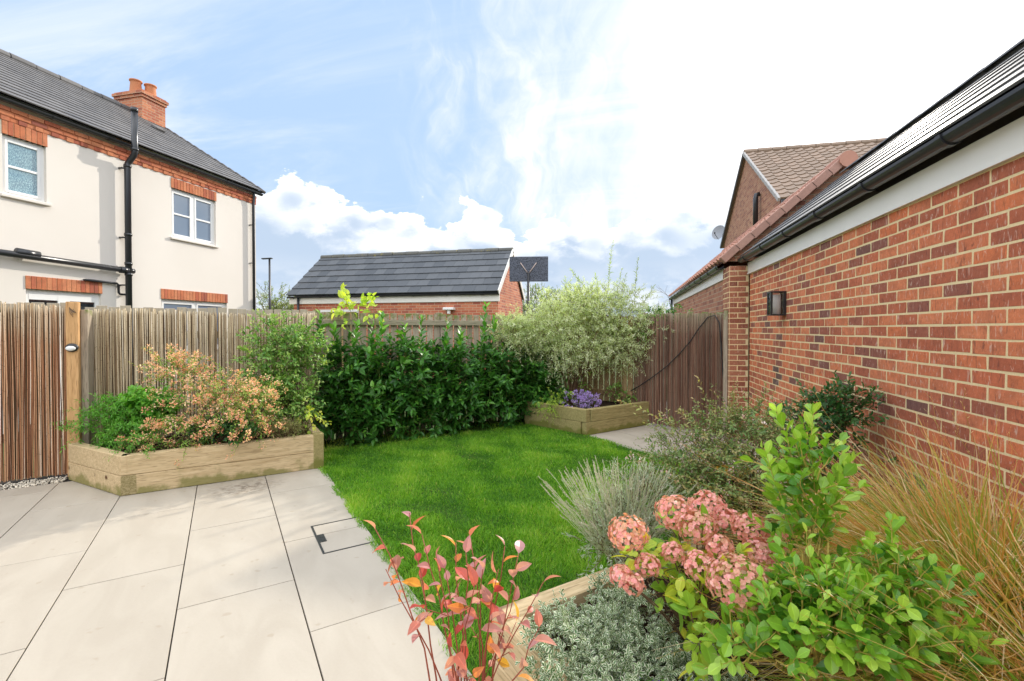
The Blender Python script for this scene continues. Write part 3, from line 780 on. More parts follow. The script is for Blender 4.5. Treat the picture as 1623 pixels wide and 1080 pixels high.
# ------------------------------------------------------------------ brick walls
BRK = None
def brick_field(mb, O, A, Nn, L, H, seed, z0=0., step=.225, hc=.075, phase=0., depth=.03, jit=.0014, mi=0):
    """every brick a bevelled block, running bond"""
    r_ = np.random.default_rng(seed)
    O, A, Nn = np.array(O, float), np.array(A, float), np.array(Nn, float)
    rows = int(round(H/hc))
    V, Lp, Z = BEV((.5, .5, .5), .022)
    locs, mats = [], []
    for r in range(rows):
        s = -(.5*step if r % 2 else 0)+phase
        while s < L:
            a, b = max(s, 0)+.006, min(s+step, L)-.006
            if b-a > .03:
                wv, hh = b-a, hc-.0125
                c = O+A*((a+b)/2+r_.normal(0, .0008))+Nn*(-depth/2+r_.uniform(-.0003, .0006))+np.array((0, 0, z0+hc*(r+.5)+r_.normal(0, .0008)))
                rot = r_.normal(0, .003)
                a2 = A+np.array((0, 0, rot)); zz = np.array((0, 0, 1.))-A*rot
                locs.append(c); mats.append(np.stack([a2*(wv+r_.normal(0, .0012)), Nn*depth, zz*(hh+r_.normal(0, .0012))], 1))
            s += step
    k = len(V); n = len(locs)
    vv = np.einsum('nij,kj->nki', np.array(mats), V)+np.array(locs)[:, None]
    jj = r_.normal(0, jit, vv.shape); jj -= (jj@Nn)[..., None]*Nn; vv += jj
    mb.arr(vv.reshape(-1, 3), (Lp[None]+(np.arange(n)*k)[:, None]).ravel(), np.tile(Z, n), mi)

def tile_roof(mb, O, A, U, L, S_, e=.29, tw=.33, th=.018, seed=0, lap=1.18, stag=True, gap=.002, jt=1.):
    r_ = np.random.default_rng(seed)
    O, A, U = map(lambda q: np.array(q, float), (O, A, U)); Nn = np.cross(A, U)
    if Nn[2] < 0: Nn = -Nn
    V, Lp, Z = BEV((.5, .5, .5), .03)
    locs, mats = [], []
    nr = int(math.ceil(S_/e))
    for r in range(nr):
        s = -(tw/2 if (r % 2 and stag) else 0)
        ln = min(e*lap, S_-r*e+.02)
        while s < L:
            a, b = max(s, 0)+gap, min(s+tw, L)-gap
            if b-a > .03:
                tl = th/(e*lap)+r_.normal(0, .001)*jt
                uu_ = U-Nn*tl; nn_ = Nn+U*tl
                c = O+A*(a+b)/2+U*(r*e+ln/2)+Nn*(th*1.3+r_.normal(0, .0008)*jt)
                locs.append(c); mats.append(np.stack([A*(b-a), uu_*ln, nn_*th], 1))
            s += tw
    k = len(V); n = len(locs)
    vv = np.einsum('nij,kj->nki', np.array(mats), V)+np.array(locs)[:, None]
    mb.arr(vv.reshape(-1, 3), (Lp[None]+(np.arange(n)*k)[:, None]).ravel(), np.tile(Z, n))
def pantile_roof(mb, O, A, U, L, S_, e=.27, tw=.27, amp=.03, seed=0, th=.02):
    r_ = np.random.default_rng(seed)
    O, A, U = map(lambda q: np.array(q, float), (O, A, U)); Nn = np.cross(A, U)
    if Nn[2] < 0: Nn = -Nn
    ph = np.array([0, .18, .36, .52, .66, .78, .88, .97]); hh = np.array([.1, 0, .0, .15, .55, .95, 1., .6])*amp
    for r in range(int(math.ceil(S_/e))):
        for c in range(int(L/tw)+1):
            a0 = c*tw
            if a0+tw*.5 > L: continue
            P = []
            dn = r_.normal(0, .0015)
            for t0, lift in ((r*e, th*2.2), (min(r*e+e*1.1, S_), th*.6)):
                for p, h in zip(ph, hh): P.append(O+A*(a0+p*tw)+U*t0+Nn*(h+lift+dn))
            for p, h in zip(ph, hh): P.append(O+A*(a0+p*tw)+U*(r*e)+Nn*(h+lift*0+.0+dn))
            n = len(ph); F = [(j, j+1, n+j+1, n+j) for j in range(n-1)]+[(2*n+j, 2*n+j+1, j+1, j) for j in range(n-1)]
            mb.add(P, F, 0, False)
def gutter(root, O, A, L, r=.056, mat=None, seed=0, brk=.9):
    """half round gutter with brackets; O is its centre line start"""
    O, A = np.array(O, float), np.array(A, float); side = np.cross(A, (0, 0, 1))
    mb = MB()
    def half(o, ln, rr, thick=.004, mb=None):
        V = []; n = 10
        for s in (0, ln):
            for q in (rr, rr-thick):
                for j in range(n+1):
                    a = math.pi+math.pi*j/n
                    V.append(o+A*s+side*(q*math.cos(a))+np.array((0, 0, q*math.sin(a))))
        m = n+1; F = []
        for j in range(n):
            F += [(j, j+1, 2*m+j+1, 2*m+j), (m+j+1, m+j, 3*m+j, 3*m+j+1), (j+1, j, m+j, m+j+1), (2*m+j, 2*m+j+1, 3*m+j+1, 3*m+j)]
        F += [(0, m, 3*m, 2*m)[::-1], (n, m+n, 3*m+n, 2*m+n)]
        mb.add(V, F, 0, False)
    half(O, L, r, .004, mb)
    g_ = mb.build('gutter', mat or M['blackpipe'], root)
    s = .12; k = 0
    while s < L:
        mb = MB(); half(O+A*(s-.02), .04 if k % 3 else .11, r+.008, .008, mb); s += brk; k += 1
        mb.build('bracket', mat or M['blackpipe'], g_)
    return g_

# near garage along the right
G = thing('garage', 'long red brick garage with white fascia and black gutter on the right', 'garage', (1.72, 3, 0))
mb = MB(); brick_field(mb, (1.72, 7.19, 0), (0, -1, 0), (-1, 0, 0), 8.6, 2.35, 3, phase=-.06, z0=.017)
wl = mb.build('brickwork', M['brick'], G)
mb = MB(); mb.b2((1.7209, -3, -.1), (4.6, 7.188, 2.37)); mb.build('mortar_bed', M['mortar'], G)
mb = MB(); mb.b2((1.700, -3, 2.345), (1.722, 7.23, 2.505), bev=.002); mb.b2((1.690, -3, 2.342), (1.7195, 7.23, 2.356)); mb.build('fascia', M['fascia'], G)
gutter(G, (1.618, -3, 2.562), (0, 1, 0), 10.24, r=.052, brk=.82)
U1 = np.array((2.93-1.60, 0, 3.68-2.575)); S1 = np.linalg.norm(U1); U1 /= S1
mb = MB(); tile_roof(mb, (1.60, -3, 2.575), (0, 1, 0), U1, 10.2, S1, e=.235, tw=10.3, th=.013, seed=3, jt=.0, gap=.0, stag=False)
rf = mb.build('roof', M['tile_near'], G)
mb = MB(); mb.add([(1.63, -3, 2.58), (1.63, 7.2, 2.58), (2.93, 7.2, 3.665), (2.93, -3, 3.665), (4.3, -3, 2.58), (4.3, 7.2, 2.58)], [(0, 3, 2, 1), (3, 4, 5, 2), (1, 2, 5), (0, 4, 3)])
mb.build('roof_deck', M['tile_near'], G)
mb = MB()
for k in range(24):
    y0 = -3+k*.425; P = []
    for s_, rr in ((0, .105), (.44, .10)):
        for j in range(9):
            a = math.pi*j/8; P.append((2.93+rr*math.cos(a)*1.1, y0+s_, 3.665+rr*.55*math.sin(a)))
    mb.add(P, [(j, j+1, 10+j, 9+j) for j in range(8)]+[tuple(range(9))], 0, False)
mb.build('ridge_tiles', M['tile_near'], G)

# wall lantern
L_ = thing('wall_lantern', 'black framed box lantern on the red brick wall', 'lantern', (1.66, 5.73, 1.85))
mb = MB(); x0, x1, y0, y1, z0, z1 = 1.565, 1.712, 5.655, 5.80, 1.72, 1.985; q = .009
for xx in (x0+q, x1-q):
    for yy in (y0+q, y1-q): mb.b2((xx-q, yy-q, z0), (xx+q, yy+q, z1))
for zz in (z0, z1-.014): mb.b2((x0-.003, y0-.003, zz), (x1+.003, y1+.003, zz+.014))
mb.b2((x1-.006, y0+.004, z0+.01), (x1+.006, y1-.004, z1-.01)); mb.build('frame', M['iron'], L_)
mb = MB(); mb.b2((x0+.005, y0+.01, z0+.015), (x0+.008, y1-.01, z1-.015)); mb.b2((x0+.012, y0+.005, z0+.015), (x1-.012, y0+.008, z1-.015)); mb.b2((x0+.012, y1-.008, z0+.015), (x1-.012, y1-.005, z1-.015))
t = material('clear_glass', .02, .5); t.b.inputs['Transmission Weight'].default_value = 0
tr = t.n('ShaderNodeBsdfTransparent'); gl = t.n('ShaderNodeBsdfGlossy', i={'Roughness': .02}); fr = t.n('ShaderNodeFresnel', i={'IOR': 1.5})
mx = t.n('ShaderNodeMixShader', i={0: fr.outputs[0]}); t.t.links.new(tr.outputs[0], mx.inputs[1]); t.t.links.new(gl.outputs[0], mx.inputs[2]); t.t.links.new(mx.outputs[0], t.out.inputs[0])
M['clear'] = t.mat
mb.build('pane', M['clear'], L_)
mb = MB(); mb.tube([(1.64, 5.728, 1.735), (1.64, 5.728, 1.95)], .046, 14); mb.build('shade', plain('reflection_white_shade', (.88, .87, .84), .4, .03), L_)  # white inside, widened and whitened to stand in for sky reflected in panes

# neighbour's garage with clay roof and end pier
G2 = thing('garage', 'neighbouring brick garage with red clay tiles and brick end pier', 'garage', (1.5, 9, 0))
mb = MB(); mb.b2((1.50, 7.42, -.1), (4.4, 15.3, 2.36)); mb.build('wall', M['brick_house'], G2)
mb = MB(); brick_field(mb, (1.465, 7.25, 0), (1, 0, 0), (0, -1, 0), .257, 2.475, 5, step=.2248, phase=0)
brick_field(mb, (1.465, 7.70, 0), (0, -1, 0), (-1, 0, 0), .45, 2.475, 6)
mb.build('pier', M['brick_pier'], G2)
mb = MB(); mb.b2((1.4660, 7.2508, -.1), (1.72, 7.69, 2.47)); mb.build('pier_mortar', M['mortar'], G2)
mb = MB(); mb.b2((1.478, 7.705, 2.33), (1.4995, 15.3, 2.50)); mb.build('fascia', M['fascia'], G2)
gutter(G2, (1.415, 7.62, 2.53), (0, 1, 0), 7.75, r=.056, brk=.75)
mb = MB(); mb.tube([(1.43, 15.2, 2.5), (1.43, 15.2, 0)], .034, 8); mb.build('downpipe', M['blackpipe'], G2)
U2 = np.array((2.93-1.39, 0, 3.86-2.555)); S2 = np.linalg.norm(U2); U2 /= S2
mb = MB(); pantile_roof(mb, (1.39, 7.35, 2.555), (0, 1, 0), U2, 8.0, S2, e=.26, tw=.25, amp=.038, seed=5); mb.build('roof', M['pantile'], G2)
mb = MB(); mb.add([(1.42, 7.36, 2.55), (1.42, 15.32, 2.55), (2.93, 15.32, 3.84), (2.93, 7.36, 3.84), (4.4, 7.36, 2.55), (4.4, 15.32, 2.55)], [(0, 3, 2, 1), (3, 4, 5, 2), (0, 4, 3), (1, 2, 5)]); mb.build('roof_deck', M['brick_house'], G2)
mb = MB()   # stepped clay verge tiles
U2v = U2; N2 = np.array((-U2[2], 0, U2[0]))
for k in range(8):
    c = np.array((1.37, 7.29, 2.545))+U2v*(S2/8*(k+.5)+.02)+N2*.012
    mb.box(c, (S2/16+.012, .065, .055), (U2v+N2*.05, (0, 1, 0), N2-U2v*.05), 0, .008)
mb.build('verge', M['verge'], G2)
mb = MB(); mb.tube([(2.93, 7.2, 3.86), (2.93, 7.75, 3.86)], .11, 14, smooth=False)
for k in range(16): mb.tube([(2.93, 7.75+k*.46, 3.86), (2.93, 8.2+k*.46, 3.86)], .10+.004*(k % 2), 12, smooth=False)
mb.build('ridge_tiles', M['ridge_clay'], G2)

# tall brick house behind it
H2 = thing('house', 'tall brown brick house with gable and brown tiled roof behind the garages', 'house', (4.2, 18, 0))
ya, yb, yc = 14.16, 18.10, 22.07; ez, rz = 5.12, 7.78; xe = 16.
mb = MB(); mb.add([(4.2, ya+.25, -.1), (4.2, yc-.25, -.1), (4.2, yc-.25, ez+.1), (4.2, yb, rz-.06), (4.2, ya+.25, ez+.1), (xe, ya+.25, -.1), (xe, yc-.25, -.1), (xe, yc-.25, ez+.1), (xe, yb, rz-.06), (xe, ya+.25, ez+.1)],
                  [(0, 1, 2, 3, 4)[::-1], (5, 6, 7, 8, 9), (0, 5, 9, 4)[::-1], (1, 2, 7, 6)]); mb.build('wall', M['brick_house'], H2)
Ua = np.array((0, yb-ya, rz-ez)); Sa = np.linalg.norm(Ua); Ua /= Sa
mb = MB(); pantile_roof(mb, (4.12, ya, ez), (1, 0, 0), Ua, 12.0, Sa, e=.31, tw=.30, amp=.04, seed=9)
rf = mb.build('roof', M['pantile_far'], H2)
mb = MB(); mb.add([(4.13, ya+.02, ez-.03), (xe, ya+.02, ez-.03), (xe, yb, rz-.03), (4.13, yb, rz-.03), (4.13, yc, ez-.03), (xe, yc, ez-.03)], [(0, 1, 2, 3), (3, 2, 5, 4)]); mb.build('roof_deck', M['pantile_far'], H2)
mb = MB(); M['verge_light'] = plain('pale_verge_clip', (.40, .38, .36), .6, .1)
for k in range(14):
    c = np.array((4.10, ya, ez-.01))+Ua*(Sa/14*(k+.5)); nn = np.array((0, -Ua[2], Ua[1]))
    mb.box(c, (.035, Sa/28+.01, .055), ((1, 0, 0), Ua+nn*.06, nn-Ua*.06), 0, .006)
mb.build('verge', M['verge_light'], H2)
Ub = np.array((0, yb-yc, rz-ez)); Ub /= np.linalg.norm(Ub)
mb = MB()
nn = np.array((0, -Ub[2], Ub[1])); nn = nn if nn[2] > 0 else -nn
mb.box(np.array((4.10, yc, ez))+Ub*Sa/2, (.035, Sa/2, .05), ((1, 0, 0), Ub, nn), 0, .006); mb.build('verge', M['tile_near'], H2)
mb = MB()
for k in range(26): mb.tube([(4.10+k*.45, yb, rz+.03), (4.53+k*.45, yb, rz+.03)], .10+.006*(k % 2), 10, smooth=False)
mb.build('ridge_tiles', M['pantile_far'], H2)
mb = MB(); mb.tube([(4.05, 16.3, 4.85), (4.05, 16.3, 5.7), (4.07, 16.3, 5.82), (4.16, 16.3, 5.84)], .075, 10); mb.build('vent_pipe', M['blackpipe'], H2)
mb = MB(); mb.b2((4.16, ya+.0, ez-.16), (xe, ya+.03, ez-.02)); mb.build('gutter', M['blackpipe'], H2)
mb = MB(); c = np.array((5.75, ya+1.2, ez+.83)); mb.box(c, (.15, .12, .08), ((1, 0, 0), Ua, np.cross((1, 0, 0), Ua)), 0, .02); mb.build('roof_vent', M['pantile_far'], H2)
ds = thing('satellite_dish', 'grey satellite dish on the edge of the brown brick gable', 'satellite dish', (4.1, 21.8, 4.9))
dc = cw(1139, 20.6, 370); look = np.array((-.55, -.75, .25)); look /= np.linalg.norm(look)
sx_ = np.cross(look, (0, 0, 1)); sx_ /= np.linalg.norm(sx_); sy_ = np.cross(sx_, look)
V = []; n1 = 18
for i, rr in enumerate((0., .12, .24, .33)):
    for j in range(n1):
        a = j*2*math.pi/n1; V.append(dc+sx_*rr*math.cos(a)*.9+sy_*rr*math.sin(a)+look*(rr*rr*.7))
mb = MB(); mb.add(V, [(i*n1+j, i*n1+(j+1) % n1, (i+1)*n1+(j+1) % n1, (i+1)*n1+j) for i in range(3) for j in range(n1)], 0, True)
mb.build('dish', plain('grey_dish', (.28, .30, .33), .5), ds)
mb = MB(); mb.tube([dc-look*.02, dc-look*.15-sy_*.1, (4.2, 21.8, dc[2]-.1)], .02, 6); mb.tube([dc-sy_*.3, dc+look*.35-sy_*.2], .012, 6); ellipsoid(mb, dc+look*.38-sy_*.16, (.03, .03, .05), np.eye(3)); mb.build('arm', M['iron'], ds)

# ------------------------------------------------------------------ rendered white house on the left
H = thing('house', 'cream rendered house with grey tiled roof and brick chimney', 'house', (-9.6, 6, 0))
XW = -9.6; YE = 10.67; YS = -4.
def walled(mb, x, y0, y1, z0, z1, holes, dep):
    ys = sorted({y0, y1, *[h[0] for h in holes], *[h[1] for h in holes]}); zs = sorted({z0, z1, *[h[2] for h in holes], *[h[3] for h in holes]})
    for a, b in zip(ys, ys[1:]):
        for c, d_ in zip(zs, zs[1:]):
            m_, q = (a+b)/2, (c+d_)/2
            if any(h[0] < m_ < h[1] and h[2] < q < h[3] for h in holes): continue
            mb.quad((x, a, c), (x, b, c), (x, b, d_), (x, a, d_))
    for a, b, c, d_ in holes:
        X2 = x-dep
        mb.quad((x, a, c), (x, a, d_), (X2, a, d_), (X2, a, c)); mb.quad((x, b, d_), (x, b, c), (X2, b, c), (X2, b, d_))
        mb.quad((x, b, c), (x, a, c), (X2, a, c), (X2, b, c)); mb.quad((x, a, d_), (x, b, d_), (X2, b, d_), (X2, a, d_))
def Yat(px, X=XW):
    D = F_PX*X/math.cos(TH)/(px-988.7); return (D+X*math.sin(TH))/math.cos(TH)
wins = [(Yat(8), Yat(77), 3.72, 4.68), (Yat(273.6), Yat(343.6), 3.58, 4.66), (Yat(42), Yat(161), .15, 2.24), (Yat(256), Yat(360), 1.1, 2.22)]
mb = MB(); walled(mb, XW, YS, YE, -.1, 4.93, wins, .10)
mb.quad((XW, YE, -.1), (-16.6, YE, -.1), (-16.6, YE, 5.0), (XW, YE, 5.0)); mb.add([(XW+.0, YE, 5.0), (-16.6, YE, 5.0), (-13.1, YE, 7.35)], [(0, 1, 2)])
mb.quad((XW, YE, 4.93), (XW, YS, 4.93), (XW, YS, 5.25), (XW, YE, 5.25)); mb.quad((XW, YS, -.1), (XW, YS, 5.2), (-16.6, YS, 5.2), (-16.6, YS, -.1))
mb.build('wall', M['render'], H)
def soldier(y0, y1, z0, z1):
    mb = MB(); n = int(round((y1-y0)/.075)); st_ = (y1-y0)/n
    r_ = np.random.default_rng(int(y0*10)+50)
    for k in range(n):
        mb.box((XW-.03+.006+r_.normal(0, .001), y0+st_*(k+.5), (z0+z1)/2), (.038, st_/2-.004, (z1-z0)/2), bev=.003)
    l = mb.build('lintel', M['lintel_brick'], H)
    mb = MB(); mb.b2((XW-.06, y0+.002, z0+.002), (XW+.003, y1-.002, z1-.002)); mb.build('mortar', M['mortar'], l)
for (a, b, c, d_), ex in zip(wins, (.02, .02, .0, .0)): soldier(a-.01, b+.02, d_, d_+.215)
def window(y0, y1, z0, z1, cols, glass, sill=True, rows=2):
    root = MB(); x = XW-.055
    f = .055
    root.b2((x-.03, y0, z0), (x+.0, y0+f, z1)); root.b2((x-.03, y1-f, z0), (x, y1, z1))
    root.b2((x-.03, y0+f, z1-f), (x, y1-f, z1)); root.b2((x-.03, y0+f, z0), (x, y1-f, z0+f))
    cw_ = (y1-y0-2*f)/cols
    for k in range(1, cols): root.b2((x-.03, y0+f+cw_*k-.04, z0+f), (x, y0+f+cw_*k+.04, z1-f))
    wnd = root.build('window', M['upvc'], H)
    sash = MB(); gm = MB()
    for k in range(cols):
        a = y0+f+cw_*k+(.04 if k else 0); b = y0+f+cw_*(k+1)-(.04 if k < cols-1 else 0); s = .04
        c, d_ = z0+f, z1-f
        X0, X1 = x-.025, x+.012
        sash.b2((X0, a, c), (X1, a+s, d_), bev=.004); sash.b2((X0, b-s, c), (X1, b, d_), bev=.004)
        sash.b2((X0, a+s, d_-s), (X1, b-s, d_)); sash.b2((X0, a+s, c), (X1, b-s, c+s))
        if rows == 2: mzz = (c+d_)/2; sash.b2((X0+.01, a+s, mzz-.018), (X1-.004, b-s, mzz+.018))
        gm.quad((x-.01, a+s, c+s), (x-.01, b-s, c+s), (x-.01, b-s, d_-s), (x-.01, a+s, d_-s))
    sash.build('frame', M['upvc'], wnd); gm.build('pane', glass, wnd)
    if sill:
        mb = MB(); mb.b2((XW-.10, y0-.045, z0-.045), (XW+.05, y1+.045, z0-.001), bev=.005); mb.build('sill', M['render'], wnd)
window(*wins[0], 1, M['glass_teal']); window(*wins[1], 2, M['glass']); window(*wins[3], 2, M['glass'], rows=1)
# french doors under the left lintel
y0, y1, z0, z1 = wins[2]; mb = MB(); x = XW-.055
mb.b2((x-.04, y0, z1-.07), (x, y1, z1)); mb.b2((x-.04, y0, z0), (x, y0+.07, z1-.07)); mb.b2((x-.04, y1-.07, z0), (x, y1, z1-.07)); mb.b2((x-.04, (y0+y1)/2-.09, z0), (x+.006, (y0+y1)/2+.09, z1-.072))
mb.b2((x-.03, y0+.07, z1-.17), (x+.004, y1-.07, z1-.0715))
dr_ = mb.build('door', M['upvc'], H)
mb = MB(); mb.quad((x-.02, y0+.07, z0), (x-.02, y1-.07, z0), (x-.02, y1-.07, z1-.1), (x-.02, y0+.07, z1-.1)); mb.build('pane', glassmat('dark_glass', (.02, .025, .03)), dr_)
# corbelled brick band under the eaves
mb = MB()
brick_field(mb, (XW+.045, YE, 0), (0, -1, 0), (1, 0, 0), YE-YS, .075, 61, z0=5.045, depth=.10)
brick_field(mb, (XW+.03, YE, 0), (0, -1, 0), (1, 0, 0), YE-YS, .075, 62, z0=4.97, depth=.08, phase=-.05)
V_, L__, Z_ = BEV((.05, .055, .034), .003)
brick_field(mb, (XW+.012, YE, 0), (0, -1, 0), (1, 0, 0), YE-YS, .075, 63, z0=4.897, depth=.06)
k = 0; y = YE-.06
while y > YS:
    mb.arr(V_+np.array((XW-.025, y, 4.928)), L__, Z_); y -= .225
mb.build('brick_band', M['lintel_brick'], H)
mb = MB(); mb.b2((XW-.05, YS, 4.968), (XW+.024, YE-.002, 5.12)); mb.b2((XW-.05, YS, 4.90), (XW+.008, YE-.002, 4.967)); mb.build('band_mortar', M['lintel_brick'], H)
gutter(H, (-9.49, YS, 5.20), (0, 1, 0), YE+.1-YS, r=.055)
EX, EZ, RX, RZ = -9.42, 5.225, -13.1, 7.49
U3 = np.array((RX-EX, 0, RZ-EZ)); S3 = np.linalg.norm(U3); U3 /= S3
mb = MB(); tile_roof(mb, (EX, YS, EZ), (0, 1, 0), U3, YE+.13-YS, S3, e=.268, tw=.30, th=.02, seed=8)
rf = mb.build('roof', M['tile_house'], H)
mb = MB(); mb.add([(EX-.02, YS, EZ), (EX-.02, YE+.1, EZ), (RX, YE+.1, RZ-.015), (RX, YS, RZ-.015), (-16.8, YS, EZ), (-16.8, YE+.1, EZ)], [(0, 1, 2, 3), (3, 2, 5, 4), (1, 5, 2)]); mb.build('roof_deck', M['tile_house'], H)
mb = MB()
for k in range(32):
    if YS+k*.46 > YE: break
    mb.tube([(RX, YS+k*.46, RZ+.01), (RX, YS+k*.46+.44, RZ+.01)], .11+.008*(k % 2), 10, smooth=False)
mb.build('ridge_tiles', M['tile_house'], H)
mb = MB(); nn = np.array((-U3[2], 0, U3[0])); nn = nn if nn[2] > 0 else -nn
for k in range(16): mb.box(np.array((EX, YE+.11, EZ))+U3*(S3/16*(k+.5))+nn*.03, (S3/32+.012, .03, .035), (U3+nn*.07, (0, 1, 0), nn-U3*.07), 0, .004)
mb.build('verge', M['tile_house'], H)
mb = MB(); c = np.array((EX, 9.9, EZ))+U3*2.95+nn*.07; mb.box(c, (.10, .13, .035), (U3, (0, 1, 0), nn), 0, .015); mb.build('roof_vent', M['tile_house'], H)
# chimney
mb = MB(); cx0, cx1, cy0, cy1 = -13.60, -12.68, 10.10, 10.76
mb.b2((cx0, cy0, 6.6), (cx1, cy1, 7.86)); ch = mb.build('chimney', M['brick_chim'], H)
mb = MB(); mb.b2((cx0-.03, cy0-.03, 7.861), (cx1+.03, cy1+.03, 7.935)); mb.b2((cx0-.06, cy0-.06, 7.936), (cx1+.06, cy1+.06, 8.01)); mb.b2((cx0-.02, cy0-.02, 8.011), (cx1+.02, cy1+.02, 8.05)); mb.build('crown', M['brick_chim'], ch)
for yy, xx in ((10.28, -13.12), (10.58, -12.98)):
    mb = MB(); mb.lathe((xx, yy, 8.02), [(.15, 0), (.145, .06), (.125, .32), (.13, .36), (.15, .37), (.15, .40), (.12, .40), (.105, .30), (.10, .1)], 20); mb.build('chimney_pot', M['terracotta'], ch)
mb = MB(); mb.b2((cx1-.02, cy0-.02, 7.0), (cx1+.012, cy1+.015, 7.22)); mb.b2((cx1, cy0-.1, 6.95), (cx1+.3, cy1+.08, 7.06)); 
mb.build('flashing', M['lead'], ch)
# pipes
xp = XW+.12; yp = Yat(205, xp)
mb = MB(); mb.tube([(xp, yp, 0), (xp, yp, 4.80), (xp+.02, yp+.02, 4.86), (xp+.13, yp+.03, 4.98), (xp+.15, yp+.03, 5.05), (xp+.15, yp+.03, 5.86)], .055, 14)
for z in (2.62, 2.83, 4.74, 5.06, 3.4): mb.tube([(xp if z < 5 else xp+.15, yp if z < 5 else yp+.03, z), (xp if z < 5 else xp+.15, yp if z < 5 else yp+.03, z+.05)], .066, 14)
mb.tube([(xp+.15, yp+.03, 5.82), (xp+.15, yp+.03, 5.90)], .062, 14)
sp = mb.build('soil_pipe', M['blackpipe'], H)
for z in (4.70, 3.35, 2.42):
    mb = MB(); mb.b2((XW, yp-.09, z), (XW+.10, yp-.045, z+.025)); mb.build('bracket', M['blackpipe'], sp)
mb = MB(); mb.tube([(xp, yp, 2.72), (xp, yp-1.9, 2.77), (xp, YS+3, 2.84)], .052, 14); mb.tube([(xp, yp-.02, 2.72), (xp, yp-.16, 2.722)], .064, 14); mb.tube([(xp, Yat(19), 2.815), (xp, Yat(55), 2.80)], .062, 14); mb.tube([(xp, yp+.0, 2.72), (xp, yp+.1, 2.72)], .05, 12)
mb.build('branch_pipe', M['blackpipe'], H)
xq = XW+.05; mb = MB(); ya_ = Yat(138, xq); yb_ = Yat(186, xq)
mb.tube([(XW-.02, ya_, 2.47), (xq, ya_, 2.47), (xq, ya_+.03, 2.47), (xq, yb_, 2.455), (xq, yb_+.03, 2.43), (xq, yb_+.035, 2.28), (xq, yb_+.06, 2.25), (xq, yp, 2.25)], .022, 10); mb.build('waste_pipe', M['blackpipe'], H)
mb = MB(); yd = Yat(403, XW+.08); mb.tube([(-9.49, yd, 5.17), (-9.49, yd, 5.08), (XW+.08, yd, 4.86), (XW+.08, yd, 0)], .034, 10); 
for z in (4.3, 3.3): mb.b2((XW, yd-.07, z), (XW+.07, yd-.03, z+.02))
mb.build('downpipe', M['blackpipe'], H)

# ------------------------------------------------------------------ garage in the middle distance
G3 = thing('garage', 'low brick garage with dark slate grey roof beyond the back fence', 'garage', (-6.6, 13.8, 0))
xa, xb = -9.90, -3.28; y0, yr, y1 = 12.20, 13.92, 15.64; ze, zr = 2.56, 3.95
mb = MB(); mb.add([(xa+.15, y0+.14, -.1), (xb-.05, y0+.14, -.1), (xb-.05, y1-.14, -.1), (xa+.15, y1-.14, -.1), (xa+.15, y0+.14, 2.5), (xb-.05, y0+.14, 2.5), (xb-.05, y1-.14, 2.5), (xa+.15, y1-.14, 2.5), (xb-.05, yr, zr-.08), (xa+.15, yr, zr-.08)],
                  [(0, 1, 5, 4), (1, 2, 6, 8, 5), (2, 3, 7, 6), (3, 0, 4, 9, 7)]); mb.build('wall', M['brick_far'], G3)
mb = MB(); mb.b2((xa+.02, y0+.10, 2.33), (xb+.0, y0+.137, 2.535)); mb.build('fascia', M['fascia'], G3)
gutter(G3, (xa, y0+.045, 2.55), (1, 0, 0), xb-xa, r=.05, brk=1.0)
U4 = np.array((0, yr-y0, zr-ze)); S4 = np.linalg.norm(U4); U4 /= S4
mb = MB(); tile_roof(mb, (xa, y0, ze), (1, 0, 0), U4, xb-xa, S4, e=.335, tw=.33, th=.026, seed=14); mb.build('roof', M['tile_mid'], G3)
mb = MB(); mb.add([(xa+.01, y0+.02, ze), (xb-.01, y0+.02, ze), (xb-.01, yr, zr-.01), (xa+.01, yr, zr-.01), (xa+.01, y1, ze), (xb-.01, y1, ze)], [(0, 1, 2, 3), (3, 2, 5, 4)]); mb.build('roof_deck', M['tile_mid'], G3)
mb = MB(); mb.box(((xb-.0), (y0+yr)/2, (ze+zr)/2+.0), (.012, S4/2, .075), ((1, 0, 0), U4, np.cross((1, 0, 0), U4)), 0); U4b = U4*np.array((1, -1, 1)); mb.box(((xb-.0), (y1+yr)/2, (ze+zr)/2+.0), (.012, S4/2, .075), ((1, 0, 0), U4b, np.cross((1, 0, 0), U4b)), 0); mb.build('bargeboard', M['fascia'], G3)
mb = MB()
for k in range(15):
    a = xa+k*.442; mb.tube([(a, yr, zr+.02), (a+.43, yr, zr+.02)], .085+.008*(k % 2), 10, smooth=False)
mb.build('ridge_tiles', M['ridge_moss'], G3)
mb = MB(); mb.tube([(xa+.36, y0+.06, 2.5), (xa+.36, y0+.06, 0)], .034, 8); mb.build('downpipe', M['blackpipe'], G3)
mb = MB(); mb.b2((-8.85, y0+.11, .1), (-8.78, y0+.138, 2.15)); mb.b2((-7.62, y0+.11, .1), (-7.55, y0+.138, 2.15)); mb.b2((-8.78, y0+.11, 2.08), (-7.62, y0+.138, 2.15))
dd_ = mb.build('door', M['upvc'], G3)
mb = MB(); mb.b2((-8.78, y0+.12, .1), (-7.62, y0+.137, 2.08)); mb.build('door_panel', M['board_warm'], dd_)
mb = MB(); mb.b2((-4.85, y0-.08, 2.10), (-4.55, y0+.139, 2.17), bev=.01); mb.b2((-4.74, y0-.02, 2.0), (-4.66, y0+.05, 2.10)); 
o = mb.build('flood_light', M['upvc'], G3)

